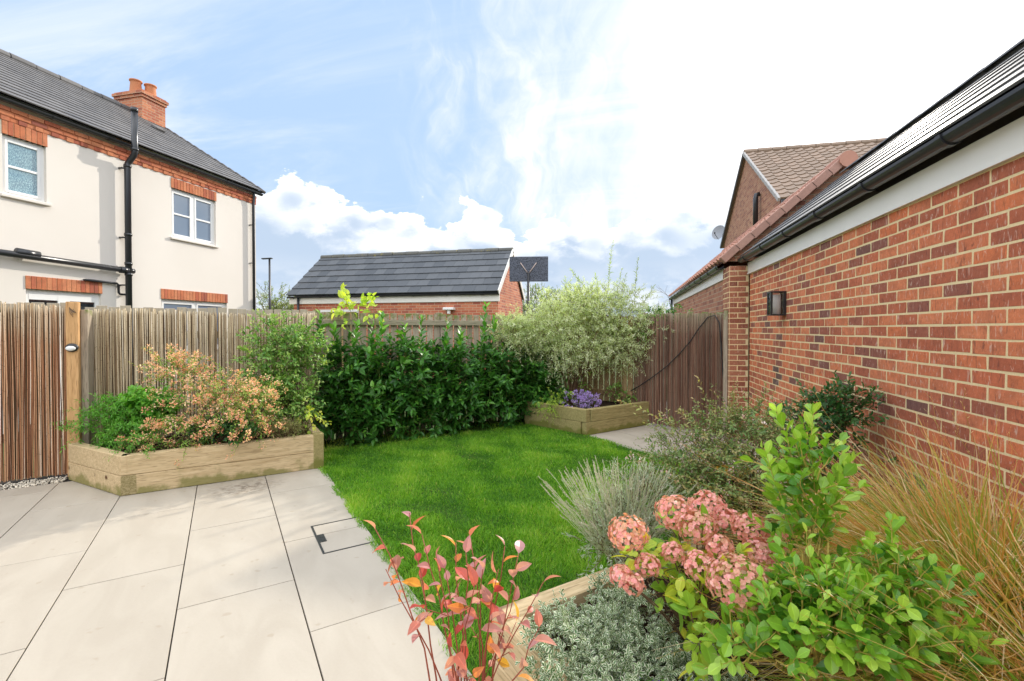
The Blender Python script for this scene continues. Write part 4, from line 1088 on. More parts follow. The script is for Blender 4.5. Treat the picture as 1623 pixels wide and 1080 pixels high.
# basketball backboard seen from behind
bb = thing('basketball_backboard', 'dark dimpled backboard on a pole seen from behind beside the garage', 'backboard', cw(838, 13.0, z=0.))
c = cw(838, 13.0, 427); 
mb = MB(); W_, Hh = .535, .345
ax = (np.array((.985, .17, 0)), np.array((-.17, .985, 0)), np.array((0, 0, 1.)))
mb.box(c, (W_, .02, Hh), ax, 0, .015)
t = material('dimpled_dark_plastic', .45, .5)
vo = t.n('ShaderNodeTexVoronoi', i={'Vector': pos(t), 'Scale': 26.}).outputs['Distance']
t.set(t.b.inputs['Base Color'], t.mix(t.ss(vo, .2, .5), (.015, .02, .03), (.07, .08, .11))); bump(t, vo, .01, .8)
bo = mb.build('board', t.mat, bb)
mb = MB(); mb.tube([c+(0, -.06, -.1), (c[0], c[1]-.06, 0)], .035, 10); mb.build('pole', M['iron'], bb)
mb = MB()
for s in (-1, 1): mb.tube([c+(0, -.05, -.14), c+ax[0]*s*.22+(0, -.04, .17)], .014, 6)
mb.build('strut', plain('pale_strut', (.45, .36, .32), .5), bb)

# street lamp
lp = cw(428, 25., z=0.)
sl = thing('street_lamp', 'slim black street lamp behind the cream house', 'street lamp', lp)
topz = 1.57+(HOR-411)/F_PX*25
mb = MB(); mb.tube([lp, lp+(0, 0, topz)], [.07, .05], 10); mb.build('pole', M['iron'], sl)
mb = MB(); mb.box(lp+(-.12, -.04, topz+.02), (.27, .09, .03), (np.array((.97, .23, .05)), np.array((-.23, .97, 0)), np.array((-.05, 0, 1))), 0, .02); mb.build('lamp_head', M['iron'], sl)
# ------------------------------------------------------------------ plants
def tubes_arr(mb, ctr, rad, sd=4, mi=0, tone=None):
    n, k, _ = ctr.shape
    ax = ctr[:, -1]-ctr[:, 0]; ax /= np.linalg.norm(ax, axis=1)[:, None]+1e-9
    ref = np.where(np.abs(ax[:, 2:3]) > .8, np.array([[1., 0, 0]]), np.array([[0, 0, 1.]]))
    x = np.cross(ax, ref); x /= np.linalg.norm(x, axis=1)[:, None]+1e-9; y = np.cross(ax, x)
    an = np.arange(sd)*2*math.pi/sd
    V = ctr[:, :, None]+rad[:, :, None, None]*(x[:, None, None]*np.cos(an)[:, None]+y[:, None, None]*np.sin(an)[:, None])
    base = (np.arange(n)*k*sd)[:, None, None]+(np.arange(k-1)*sd)[None, :, None]
    j = np.arange(sd); q = (j+1) % sd
    F = np.stack([base+j, base+q, base+q+sd, base+j+sd], -1).reshape(-1, 4)
    mb.arr(V.reshape(-1, 3), F.ravel(), np.full(len(F), 4), mi, True, None, None if tone is None else np.repeat(tone, k*sd))
def paths(s, d, L, sag, r_, k=6, wig=.03):
    n = len(s); t_ = np.linspace(0, 1, k)[None, :, None]; L = np.asarray(L)[:, None, None]
    p = s[:, None]+d[:, None]*L*t_
    p[..., 2] -= (np.asarray(sag)*np.ones(n))[:, None]*L[..., 0]*t_[..., 0]**2
    w_ = np.cumsum(r_.normal(0, wig, (n, k, 3)), 1)*L; w_[:, 0] = 0
    return p+w_
def leaves_on(P, m, r_, ang=55, tmin=.15, tmax=1., flat=.6, jit=.25, opp=False):
    """m leaves along each path; returns position, matrix (unit), place along the path"""
    n, k, _ = P.shape
    t_ = np.linspace(tmin, tmax, m)[None]+r_.uniform(-.4, .4, (n, m))*(tmax-tmin)/m
    t_ = np.clip(t_, 0, .999)
    f = t_*(k-1); i = f.astype(int); fr = (f-i)[..., None]; rows = np.arange(n)[:, None]
    p = P[rows, i]*(1-fr)+P[rows, i+1]*fr
    tg = P[rows, i+1]-P[rows, i]; tg /= np.linalg.norm(tg, axis=2)[..., None]+1e-9
    ref = np.where(np.abs(tg[..., 2:3]) > .9, np.array([1., 0, 0]), np.array([0, 0, 1.]))
    x = np.cross(tg, ref); x /= np.linalg.norm(x, axis=2)[..., None]+1e-9; y = np.cross(tg, x)
    j = np.arange(m)[None]
    ph = (j*(math.pi if opp else 2.4)+(j//2 % 2)*(math.pi/2 if opp else 0)+r_.uniform(0, 6.28, (n, 1))+r_.normal(0, .35, (n, m)))[..., None]
    a = np.radians(ang*(1-.45*t_**3)+r_.normal(0, 10, (n, m)))[..., None]
    d_ = tg*np.cos(a)+(x*np.cos(ph)+y*np.sin(ph))*np.sin(a)
    up = tg*(1-flat)+np.array([0, 0, 1.])*flat+r_.normal(0, jit, d_.shape)
    M_ = frame_from(d_.reshape(-1, 3), up.reshape(-1, 3))
    return p.reshape(-1, 3), M_, t_.ravel()
def ball(r_, n, shell):
    v = r_.normal(0, 1, (n, 3)); v /= np.linalg.norm(v, axis=1)[:, None]
    return v*(r_.random(n)**shell)[:, None]
LEAF = dict(oval=leaf_tpl(.46, .18, .2), laurel=leaf_tpl(.43, .16, .3, .95), lance=leaf_tpl(.24, .2, .3), round=leaf_tpl(.62, .12, .18, 1.05, 5, .75, .06), obov=leaf_tpl(.58, .10, .15, 1.35, 5, .8, .04), heart=leaf_tpl(.75, .14, .35, .75, 4, .7), tiny=diamond_tpl(.42, .2), needle=diamond_tpl(.14, .1), small=leaf_tpl(.42, .2, .25, 1, 3), red=leaf_tpl(.52, .22, .35, .85, 5, .9, .05))
M['twig'] = plain('brown_twig', (.14, .085, .045), .8, .3, 40.)
M['twig_green'] = plain('green_twig', (.16, .20, .05), .7, .3, 40.)
M['twig_yellow'] = plain('yellow_twig', (.42, .33, .07), .6, .25, 40.)
M['twig_red'] = plain('red_twig', (.27, .07, .04), .55, .3, 40.)
M['bark_grey'] = plain('grey_bark', (.16, .13, .10), .9, .3, 20.)
def bush(name, label, cat, base, vol, n, tl, m, leaf, ll, lmat, seed, smat='twig', out=.8, up=.4, rnd=.35, sag=.15, ang=55,
         shell=.45, tone=(.15, .75), tmin=.15, stems=7, sr=.007, tr=.0016, shoots=(), flat=.6, opp=False, group=None, wig=.03, parts=('foliage', 'stem'), tipt=.25, sht=.95, shs=1.15):
    r_ = np.random.default_rng(seed); base = np.array(base, float)
    wts = np.array([v[2] if len(v) > 2 else 1. for v in vol]); pick = r_.choice(len(vol), n, p=wts/wts.sum())
    cs = np.array([v[0] for v in vol], float)[pick]; rs = np.array([v[1] for v in vol], float)[pick]
    b = ball(r_, n, shell); s = cs+b*rs
    s[:, 2] = np.maximum(s[:, 2], base[2]+.02)
    d_ = b/rs*rs.mean(1)[:, None]*out+np.array([0, 0, up])+r_.normal(0, rnd, (n, 3)); d_ /= np.linalg.norm(d_, axis=1)[:, None]+1e-9
    L = tl*r_.uniform(.6, 1.3, n)
    P = paths(s, d_, L, sag, r_, wig=wig)
    pp, MM, tt = leaves_on(P, m, r_, ang, tmin, flat=flat, opp=opp)
    tw = np.repeat(r_.uniform(0, 1, n), m)
    for (a, bb, k_) in shoots:       # single long shoots
        a, bb = np.array(a, float), np.array(bb, float); dd_ = bb-a; l_ = np.linalg.norm(dd_)
        P2 = paths(a[None], (dd_/l_)[None], [l_], 0, r_, wig=.012)
        k_ = int(k_*1.4)
        p2, M2, t2 = leaves_on(P2, k_, r_, ang*.8, .12, flat=.35, opp=opp)
        pp = np.concatenate([pp, p2]); MM = np.concatenate([MM, M2]); tt = np.concatenate([tt, t2]); tw = np.concatenate([tw, np.full(k_, sht)])
        P = np.concatenate([P, P2])
    sz = ll*r_.uniform(.6, 1.15, len(pp))*(1-.3*tt**4)*np.where(tw == sht, shs, 1.)
    tn = np.clip(tone[0]+(tone[1]-tone[0])*(.55*tw+.45*r_.random(len(pp)))+tipt*(tt**3-.3), 0, 1)
    root = thing(name, label, cat, base, group)
    mb = MB(); mb.inst(LEAF[leaf], MM*sz[:, None, None], pp, tone=tn); mb.build(parts[0], M[lmat], root)
    mb = MB(); rr = np.linspace(1, .35, P.shape[1])[None]*tr*np.ones((len(P), 1)); tubes_arr(mb, P, rr, 4)
    ns = min(len(P), max(stems, 1)); ids = r_.choice(len(P), ns, replace=False)
    if len(shoots): ids = np.concatenate([ids, np.arange(len(P)-len(shoots), len(P))])
    for q in ids:
        e = P[q, 0]; t_ = np.linspace(0, 1, 7)[:, None]; st_ = base+r_.normal(0, .025, 3)*(1, 1, 0)
        mid = (st_+e)/2+np.array((0, 0, .15*abs(e[2]-base[2])))*1.; mid[:2] = st_[:2]*.65+e[:2]*.35
        pth = (1-t_)**2*st_+2*t_*(1-t_)*mid+t_*t_*e
        pth[1:-1] += r_.normal(0, .008, (5, 3))
        mb.tube(pth, np.linspace(sr, tr*1.1, 7), 5)
    mb.build(parts[1], M[smat], root)
    return root, P, pp, tt

M['laurel'] = leafmat('laurel_leaf', [(.018, .075, .014), (.036, .135, .018), (.07, .21, .026), (.18, .38, .04), (.38, .60, .08)], rough=.38, spec=.4, transl=.25)
M['willow'] = leafmat('variegated_willow_leaf', [(.18, .26, .09), (.34, .42, .19), (.52, .58, .34), (.66, .70, .48), (.80, .80, .62)], transl=.42, veins=.04)
M['rose'] = leafmat('rose_leaf', [(.04, .12, .02), (.10, .24, .04), (.22, .38, .07), (.42, .52, .16), (.60, .50, .07)], rough=.4)
M['fern'] = leafmat('fresh_green_leaf', [(.04, .16, .02), (.09, .28, .03), (.18, .43, .045), (.32, .58, .09)], rough=.4, transl=.35)
M['kal'] = leafmat('abelia_leaf', [(.09, .22, .03), (.18, .36, .05), (.34, .46, .09), (.56, .46, .15), (.68, .40, .24)])
M['pinkf'] = leafmat('pink_calyx', [(.66, .20, .13), (.78, .32, .20), (.84, .45, .29), (.87, .60, .42), (.90, .76, .60)], transl=.3, veins=0)
M['palepink'] = leafmat('pale_pink_petal', [(.72, .32, .42), (.82, .50, .58), (.86, .68, .70), (.88, .80, .76)], transl=.3, veins=0)
M['dark'] = leafmat('dark_glossy_leaf', [(.014, .055, .016), (.03, .10, .025), (.06, .16, .04), (.14, .26, .07)], rough=.3)
M['thyme'] = leafmat('olive_needle', [(.14, .19, .06), (.24, .29, .09), (.36, .36, .15), (.44, .36, .22)], veins=0)
M['hop'] = leafmat('yellow_green_leaf', [(.16, .32, .03), (.32, .48, .05), (.52, .60, .09), (.62, .58, .10)], transl=.4)
M['gris'] = leafmat('griselinia_leaf', [(.045, .15, .018), (.10, .26, .025), (.21, .40, .03), (.36, .55, .06), (.50, .64, .12)], rough=.33, spec=.5, transl=.3)
M['euon'] = leafmat('variegated_euonymus_leaf', [(.05, .12, .035), (.09, .18, .055), (.14, .24, .08)], rim=(.78, .80, .62), rough=.4, transl=.15, veins=0)
M['abel'] = leafmat('small_abelia_leaf', [(.06, .14, .035), (.12, .22, .06), (.22, .30, .09), (.36, .32, .13), (.48, .26, .16)])
M['lav'] = leafmat('lavender_leaf', [(.24, .30, .20), (.36, .42, .30), (.48, .52, .40), (.58, .60, .48)], veins=0)
M['lavstem'] = plain('pale_green_stem', (.50, .54, .30), .7, .2, 60.)
M['lavbud'] = leafmat('dry_lavender_bud', [(.30, .26, .26), (.42, .36, .34), (.50, .44, .36)], veins=0)
M['hydl'] = leafmat('hydrangea_leaf', [(.12, .27, .03), (.24, .42, .04), (.40, .52, .05), (.62, .55, .05), (.70, .42, .06)], rough=.45, transl=.35)
M['hydf'] = leafmat('hydrangea_floret', [(.50, .32, .17), (.68, .36, .25), (.80, .33, .32), (.84, .44, .42), (.86, .62, .50)], transl=.25, veins=0, tw=.6)
M['redl'] = leafmat('autumn_leaf', [(.38, .04, .04), (.50, .09, .08), (.58, .18, .12), (.46, .20, .22), (.52, .28, .30), (.64, .22, .07), (.68, .38, .06), (.44, .30, .34)], rough=.4, transl=.4, tw=.5)
M['blade'] = leafmat('wind_grass_blade', [(.05, .15, .015), (.12, .27, .02), (.26, .38, .045), (.46, .38, .07), (.62, .28, .07), (.70, .47, .22), (.78, .66, .44), (.52, .28, .15)], transl=.3, veins=0, tw=.8)
M['purple'] = leafmat('purple_petal', [(.30, .18, .55), (.46, .32, .74), (.62, .50, .85)], veins=0)
M['violet'] = leafmat('violet_petal', [(.12, .03, .42), (.22, .06, .60)], veins=0)
M['treegreen'] = leafmat('far_tree_leaf', [(.07, .13, .03), (.14, .22, .05), (.26, .32, .09), (.38, .36, .10)], veins=0)

# laurel hedge: separate shrubs planted in a row against the board fence
lab = ['dark cherry laurel next to the pine shrub bed, tall spire of pale leaves on it', 'broad dark cherry laurel, second from the left planter', 'dark cherry laurel with light green shoots in the middle of the hedge',
       'dark cherry laurel, second from the far corner planter, with low spreading leaves', 'dark cherry laurel touching the corner planter, tallest bright shoot beside it']
lab[0] = 'dark cherry laurel beside the left planter, nearest of the hedge row'
hu = [1.55, 2.3, 3.05, 3.8, 4.6]
sh = [[(505, 6.3, 560, 500), (528, 6.4, 590, 520)], [(583, 6.5, 600, 520), (558, 6.4, 600, 518), (601, 6.5, 600, 505)], [(667, 6.8, 610, 510), (640, 6.7, 600, 520)], [(706, 7.0, 600, 512), (728, 7.1, 600, 530)], [(768, 7.35, 600, 478), (776, 7.3, 640, 500), (762, 7.3, 640, 520)]]
for k, u in enumerate(hu):
    hh = (.58, .62, .60, .55, .50)[k]
    S_ = [(cw(px, D, y0), cw(px+3, D, y1), 22) for px, D, y0, y1 in sh[k]]
    bush('laurel_shrub', lab[k], 'shrub', UV(u, 6.78, 0), [(UV(u, 6.76, hh+.08), (.46, .40, .62), 1.), (UV(u, 6.68, .32), (.46, .38, .28), .6)], 270, .30, 13, 'laurel', .132, 'laurel', 100+k, smat='twig_green', out=.55, up=.75, rnd=.3, sag=.1, ang=58, shell=.35, tone=(.0, .55), shoots=S_, stems=9, sr=.012, tr=.003, group='cherry laurels in the hedge', tipt=.3, sht=1.2, shs=1.3)

# climbing pale leaves on top of the fence
tp = cw(562, 6.75, 485)
bush('fig_leaved_climber', 'yellow green large leaved climber reaching over the board fence', 'climber', UV(2.0, 6.9, 0), [(cw(555, 6.7, 492), (.16, .14, .12), 1), (cw(592, 6.75, 488), (.14, .12, .07), .8)], 16, .16, 5, 'heart', .11, 'hop', 120, smat='twig_green', up=.5, tone=(.2, .9), shoots=[(cw(545, 6.7, 505), cw(543, 6.7, 456), 8)], stems=4, sr=.008, tr=.003)

# left planter
bush('fern_leaved_shrub', 'fresh green feathery shrub at the post end of the left planter', 'shrub', (*cw(178, 5.05)[:2], .33), [(cw(170, 5.0, 672), (.33, .24, .20)), (cw(205, 4.9, 690), (.26, .16, .12)), (cw(190, 5.0, 655), (.3, .2, .16))], 330, .18, 16, 'lance', .050, 'fern', 130, smat='twig_green', out=.9, up=.25, sag=.35, ang=62, opp=True, tone=(.1, .7), flat=.8)
bush('leafy_shrub', 'bright green broad leaved plant behind the feathery one in the left planter', 'shrub', (*cw(232, 5.2)[:2], .33), [(cw(228, 5.15, 650), (.27, .22, .16))], 150, .15, 9, 'heart', .070, 'fern', 131, smat='twig_green', up=.6, tone=(.2, .8))
rt_, P, pp, tt = bush('abelia_shrub', 'large abelia covered in coral pink flower calyces in the left planter', 'shrub', (*cw(330, 5.05)[:2], .33), [(cw(338, 4.95, 640), (.50, .30, .28), 1), (cw(385, 5.0, 655), (.26, .22, .22), .5), (cw(300, 5.0, 600), (.30, .20, .12), .3), (cw(290, 4.8, 690), (.3, .2, .10), .3), (cw(270, 5.0, 585), (.26, .16, .10), .3), (cw(395, 5.0, 640), (.24, .2, .22), .4)], 560, .23, 13, 'small', .030, 'kal', 132, out=.8, up=.35, sag=.3, tone=(.0, .62), stems=14,
     shoots=[(cw(300, 5.1, 620), cw(202, 4.95, 572), 26), (cw(310, 5.1, 600), cw(232, 5.0, 548), 24), (cw(320, 5.1, 590), cw(290, 5.1, 560), 20), (cw(360, 5.1, 590), cw(330, 5.2, 566), 18), (cw(300, 5.0, 610), cw(250, 4.9, 590), 20)])
def clusters(root, name, P, mat, seed, n, per=9, rad=.028, sz=.012, leaf='tiny', sel=(.5, 1.), upw=.35):
    r_ = np.random.default_rng(seed); ids = r_.choice(len(P), n, replace=True); t_ = r_.uniform(*sel, n)*(P.shape[1]-1.01)
    i = t_.astype(int); c = P[ids, i]*(1-(t_-i))[:, None]+P[ids, i+1]*(t_-i)[:, None]
    o_ = r_.normal(0, 1, (n*per, 3)); o_ /= np.linalg.norm(o_, axis=1)[:, None]
    c = np.repeat(c, per, 0)+o_*rad*r_.uniform(.4, 1, (n*per, 1))
    Mx = frame_from(o_+np.array((0, 0, upw)), r_.normal(0, 1, (n*per, 3)))*(sz*r_.uniform(.6, 1.3, n*per))[:, None, None]
    mb = MB(); mb.inst(LEAF[leaf], Mx, c, tone=np.clip(np.repeat(r_.uniform(0, 1, n), per)*.6+r_.uniform(0, .4, n*per), 0, 1)); return mb.build(name, M[mat], root)
clusters(rt_, 'blossom', P, 'pinkf', 133, 780, 12, .030, .020, 'obov', (.72, 1.))
bush('climbing_rose', 'tall loose green and yellowing rose shrub at the right end of the left planter', 'shrub', (*cw(450, 5.65)[:2], .33), [(cw(440, 5.75, 560), (.36, .24, .42), 1.), (cw(425, 5.6, 620), (.30, .22, .22), .7), (cw(475, 5.8, 560), (.24, .2, .32), .6), (cw(445, 5.6, 640), (.40, .2, .22), .9)], 760, .22, 9, 'oval', .060, 'rose', 134, out=.7, up=.4, sag=.25, tone=(.0, .78), shoots=[(cw(430, 5.8, 540), cw(432, 5.9, 500), 12), (cw(405, 5.8, 560), cw(378, 5.8, 552), 14), (cw(470, 5.8, 540), cw(500, 5.9, 505), 12), (cw(470, 5.7, 640), cw(530, 5.7, 540), 8)], stems=14, sr=.009)
bush('hellebore', 'low dark leaved plants under the coral abelia', 'shrub', (*cw(345, 4.95)[:2], .33), [(cw(350, 5.0, 688), (.50, .14, .07))], 170, .13, 7, 'laurel', .070, 'dark', 135, up=.9, out=.4, sag=.05, tone=(.1, .8))
rt_, P, pp, tt = bush('fuchsia', 'small pink flowered plant spilling over the front corner of the left planter', 'plant', (*cw(215, 4.6)[:2], .33), [(cw(218, 4.6, 705), (.22, .12, .06))], 150, .11, 9, 'small', .026, 'fern', 136, up=.3, sag=.4)
clusters(rt_, 'blossom', P, 'pinkf', 137, 60, 7, .018, .018, 'obov', (.5, 1.))
bush('thyme_bush', 'low olive thyme by the right end of the left planter', 'herb', (*cw(445, 5.15)[:2], .33), [(cw(432, 5.15, 684), (.12, .10, .05)), (cw(460, 5.2, 682), (.11, .10, .06))], 330, .11, 18, 'needle', .022, 'thyme', 138, up=.9, tone=(0, .9), flat=.2, ang=45)
bush('bramble', 'yellow leaved bramble sprig hanging at the planter end', 'plant', (*cw(480, 5.45)[:2], .33), [(cw(488, 5.35, 660), (.10, .08, .10))], 14, .14, 6, 'heart', .05, 'hop', 139, up=.1, sag=.5, tone=(.4, 1))

# corner planter and the variegated shrub standing in it
wc = cw(925, 8.2, 520)
spk = [(cw(962, 8.3, 470), cw(968, 8.3, 386), 60), (cw(1006, 8.3, 480), cw(1011, 8.3, 412), 44), (cw(930, 8.2, 460), cw(905, 8.1, 428), 34), (cw(985, 8.3, 470), cw(992, 8.4, 436), 24), (cw(900, 8.2, 480), cw(896, 8.3, 440), 24),
       (cw(950, 8.3, 470), cw(944, 8.3, 436), 24), (cw(1020, 8.3, 480), cw(1036, 8.4, 452), 24), (cw(870, 8.1, 480), cw(852, 8.0, 462), 22), (cw(975, 8.3, 470), cw(985, 8.3, 425), 20)]
rt_, P, pp, tt = bush('variegated_willow', 'big pale variegated shrub with tall spikes over the corner planter', 'shrub', (*cw(905, 8.0)[:2], .3), [(cw(935, 8.2, 512), (.95, .50, .46), 1.3), (cw(860, 7.95, 522), (.62, .40, .38), .9), (cw(985, 8.0, 548), (.46, .36, .42), .8), (cw(815, 7.7, 528), (.30, .22, .24), .4), (cw(940, 8.2, 478), (1.0, .4, .24), .8), (cw(900, 7.8, 560), (.6, .3, .2), .5), (cw(1035, 7.9, 520), (.34, .26, .30), .55)],
     3000, .28, 17, 'lance', .054, 'willow', 140, out=.7, up=.35, rnd=.5, sag=.35, ang=55, shell=.5, tone=(.1, 1.), stems=9, sr=.018, tr=.0022, shoots=spk, sht=-.3, shs=1.35)
rt_, P, pp, tt = bush('aster', 'clump of purple asters in the corner planter', 'flower clump', (*cw(925, 7.3)[:2], .3), [(cw(922, 7.3, 640), (.26, .14, .08))], 130, .12, 8, 'small', .022, 'dark', 141, up=.6)
clusters(rt_, 'blossom', P, 'purple', 142, 150, 16, .024, .028, 'tiny', (.8, 1.), .8)
bush('golden_sedum', 'yellow green trailing plant at the left end of the corner planter', 'plant', (*cw(880, 7.35)[:2], .3), [(cw(885, 7.3, 632), (.22, .12, .08)), (cw(868, 7.15, 645), (.12, .08, .06))], 70, .18, 12, 'small', .030, 'hop', 143, smat='twig_green', sag=.5, tone=(0, .7))
bush('ivy', 'dark green ivy hanging down the slatted fence behind the corner planter', 'climber', (*cw(985, 7.9)[:2], .3), [(cw(985, 8.05, 625), (.22, .10, .22)), (cw(905, 8.1, 600), (.5, .1, .12), .5)], 100, .16, 7, 'heart', .045, 'rose', 144, sag=.6, up=0)
bush('ivy', 'dark ivy tangle on top of the reed screen right of the variegated shrub', 'climber', (*(A5+dr*1.2), 1.5), [(cw(1045, 7.8, 512), (.26, .12, .16)), (cw(1060, 7.6, 496), (.3, .1, .05), .5), (cw(1025, 7.8, 560), (.12, .1, .18), .6)], 160, .15, 8, 'heart', .04, 'laurel', 145, sag=.4, up=.2, tone=(.2, .8), sr=.004)

# front bed
rt_, P, pp, tt = bush('lavender', 'grey green lavender with dry flower spikes at the lawn edge', 'lavender', (*cw(985, 2.42)[:2], .36), [(cw(985, 2.4, 850), (.22, .20, .12)), (cw(1010, 2.5, 800), (.2, .18, .12), .6)], 420, .13, 16, 'needle', .035, 'lav', 150, up=.8, out=.9, sag=.1, ang=38, tone=(0, .9), flat=.2, stems=30, sr=.003, wig=.02)
r_ = np.random.default_rng(151); n = 300
b_ = np.array((*cw(985, 2.42)[:2], .42)); th_ = r_.uniform(0, 6.28, n); q = r_.random(n)**.6
dd_ = np.stack([np.cos(th_)*q*.72, np.sin(th_)*q*.72, np.full(n, .95)], 1)+np.array([-.06, .0, 0]); dd_ /= np.linalg.norm(dd_, axis=1)[:, None]
P = paths(b_+np.stack([np.cos(th_)*q*.12, np.sin(th_)*q*.12, 0*q], 1), dd_, r_.uniform(.30, .52, n), .12, r_, 7, .012)
mb = MB(); tubes_arr(mb, P, np.full((n, 7), .0013), 3); mb.build('flower_stem', M['lavstem'], rt_)
pp, MM, tt = leaves_on(P[:, -3:], 20, r_, 35, .45, 1., .2); mb = MB(); mb.inst(LEAF['needle'], MM*.011*np.array([2.4, 1, 1.6]), pp, tone=r_.random(len(pp))); mb.build('blossom', M['lavbud'], rt_)

rt_, P, pp, tt = bush('abelia_shrub', 'open twiggy abelia with small pale pink flowers in the front bed', 'shrub', (.72, 2.95, .34), [(cw(1140, 2.95, 720), (.34, .34, .22), 1.), (cw(1090, 2.8, 770), (.30, .28, .16), .9), (cw(1190, 2.9, 700), (.26, .26, .20), .6), (cw(1180, 2.6, 790), (.26, .2, .14), .7)],
     950, .22, 13, 'small', .031, 'abel', 152, out=.8, up=.45, rnd=.45, sag=.25, tone=(0, 1), stems=22, sr=.008, tr=.0014, wig=.05,
     shoots=[(cw(1120, 2.9, 690), cw(985, 2.9, 640), 26), (cw(1150, 2.9, 690), cw(1108, 2.9, 602), 18), (cw(1110, 2.9, 700), cw(1040, 2.9, 660), 20), (cw(1160, 2.9, 680), cw(1165, 2.9, 622), 22), (cw(1130, 2.9, 700), cw(1075, 2.9, 655), 18), (cw(1190, 2.9, 680), cw(1250, 3., 650), 16)])
clusters(rt_, 'blossom', P, 'palepink', 153, 150, 6, .012, .014, 'obov', (.6, 1.))
bush('viburnum', 'dark glossy leaved shrub against the brick wall', 'shrub', (1.36, 3.75, .05), [(cw(1310, 3.3, 665), (.17, .20, .18)), (cw(1250, 3.3, 700), (.24, .22, .14), .7), (cw(1340, 3.2, 655), (.13, .14, .13), .8), (cw(1290, 3.2, 740), (.3, .3, .2), .6)], 300, .16, 10, 'oval', .048, 'dark', 154, up=.6, tone=(.1, .9), stems=10)
# yellow dish
yd_ = thing('yellow_dish', 'scalloped yellow dish half hidden in the abelia twigs', 'dish', cw(1164, 2.75, z=.34))
cc = cw(1164, 2.72, 748)
mb = MB(); mb.lathe(cc, [(.02, -.035), (.05, -.03), (.085, .0), (.092, .012), (.085, .012), (.06, -.018), (.0, -.022)], 36, wav=lambda a: .05*math.sin(a*12)); mb.build('bowl', plain('yellow_glaze', (.80, .42, .03), .35, .1, 20., .5), yd_)
mb = MB(); mb.tube([(cc[0], cc[1], .3), (cc[0], cc[1], cc[2]-.03)], .006, 6); mb.build('stake', M['iron'], yd_)

# hydrangea
hb = np.array((*cw(1110, 1.72)[:2], .34))
rt_, P, pp, tt = bush('hydrangea', 'hydrangea with dusty pink mophead flowers and yellowing leaves', 'hydrangea', hb, [(cw(1120, 1.74, 872), (.22, .18, .05), .6), (cw(1110, 1.76, 905), (.24, .20, .08), 1.), (cw(1020, 1.72, 915), (.10, .10, .07), .35), (cw(1130, 1.52, 960), (.13, .10, .06), .4), (cw(1100, 1.45, 1005), (.08, .08, .05), .25)], 62, .10, 5, 'round', .072, 'hydl', 160, smat='twig', out=.8, up=.4, sag=.2, tone=(0, .85), stems=12, sr=.005, tr=.0022, flat=.8, opp=True)
heads = [(997, 848, 62, 1.70), (1028, 899, 38, 1.64), (985, 916, 36, 1.6), (1006, 930, 34, 1.56), (1072, 815, 62, 1.82), (1122, 806, 58, 1.88), (1106, 838, 58, 1.72), (1142, 870, 42, 1.66), (1112, 900, 52, 1.60), (1068, 878, 34, 1.66), (1192, 840, 52, 1.74), (1206, 882, 56, 1.66), (1172, 926, 92, 1.40), (1232, 856, 36, 1.76), (1152, 826, 44, 1.84)]
pet = leaf_tpl(1.0, .10, .12, 1.0, 3, .6)
for k, (px, py, dm_, D) in enumerate(heads):
    r_ = np.random.default_rng(170+k); c = cw(px, D, py); R_ = dm_/F_PX*D/2
    n = int(165*(R_/.06)**1.4)
    g_ = np.arange(n)+.5; ph_ = np.arccos(1-1.72*g_/n); th_ = g_*2.39996
    nrm = np.stack([np.cos(th_)*np.sin(ph_), np.sin(th_)*np.sin(ph_), np.cos(ph_)], 1)+r_.normal(0, .22, (n, 3)); nrm /= np.linalg.norm(nrm, axis=1)[:, None]
    cp = c+nrm*(R_*np.array((1, 1, .86)))*r_.uniform(.84, 1.06, (n, 1))
    x = np.cross(nrm, r_.normal(0, 1, (n, 3))); x /= np.linalg.norm(x, axis=1)[:, None]; y = np.cross(nrm, x)
    mb = MB(); dry = (.25, .45, .65)[k % 3]
    ft = np.clip(dry+r_.normal(0, .30, n)-.25*(nrm[:, 2] > .7), 0, 1)
    for q_ in range(4):
        a = q_*math.pi/2+r_.normal(0, .1, n)[:, None]; dr2 = x*np.cos(a)+y*np.sin(a)+nrm*r_.uniform(.1, .65, (n, 1))
        mb.inst(pet, frame_from(dr2, nrm)*(.0100*r_.uniform(.6, 1.3, n))[:, None, None], cp, tone=ft, smooth=True)
    fh = mb.build('flower_head', M['hydf'], rt_)
    mb = MB(); mid = (hb+c)/2+(0, 0, .06); t_ = np.linspace(0, 1, 8)[:, None]
    mb.tube((1-t_)**2*hb+2*t_*(1-t_)*mid+t_*t_*(c-(0, 0, R_*.3)), .0028, 5); mb.build('flower_stalk', M['twig'], fh)

bush('euonymus', 'low variegated euonymus with white edged leaves filling the front corner of the bed', 'ground cover shrub', (*cw(930, 1.72)[:2], .34),
     [(cw(925, 1.74, z=.40), (.22, .20, .06), 1.), (cw(1000, 1.72, z=.40), (.22, .18, .06), .8), (cw(890, 1.56, z=.36), (.10, .09, .05), .3), (cw(960, 1.56, z=.37), (.10, .06, .05), .45), (cw(985, 1.95, z=.42), (.14, .12, .07), .5)], 760, .075, 14, 'obov', .021, 'euon', 180, smat='twig_green', out=.6, up=.7, sag=.2, tone=(0, 1), stems=20, sr=.003, tr=.001, flat=.5, ang=60)
bush('euonymus', 'second variegated euonymus under the hydrangea and next to the violas', 'ground cover shrub', (*cw(1160, 1.42)[:2], .34),
     [(cw(1180, 1.42, z=.38), (.14, .10, .05), 1.), (cw(1090, 1.62, z=.38), (.14, .12, .05), .8)], 300, .075, 13, 'obov', .021, 'euon', 181, smat='twig_green', out=.6, up=.7, sag=.2, tone=(0, 1), stems=10, sr=.003, tr=.001, flat=.5, ang=60)
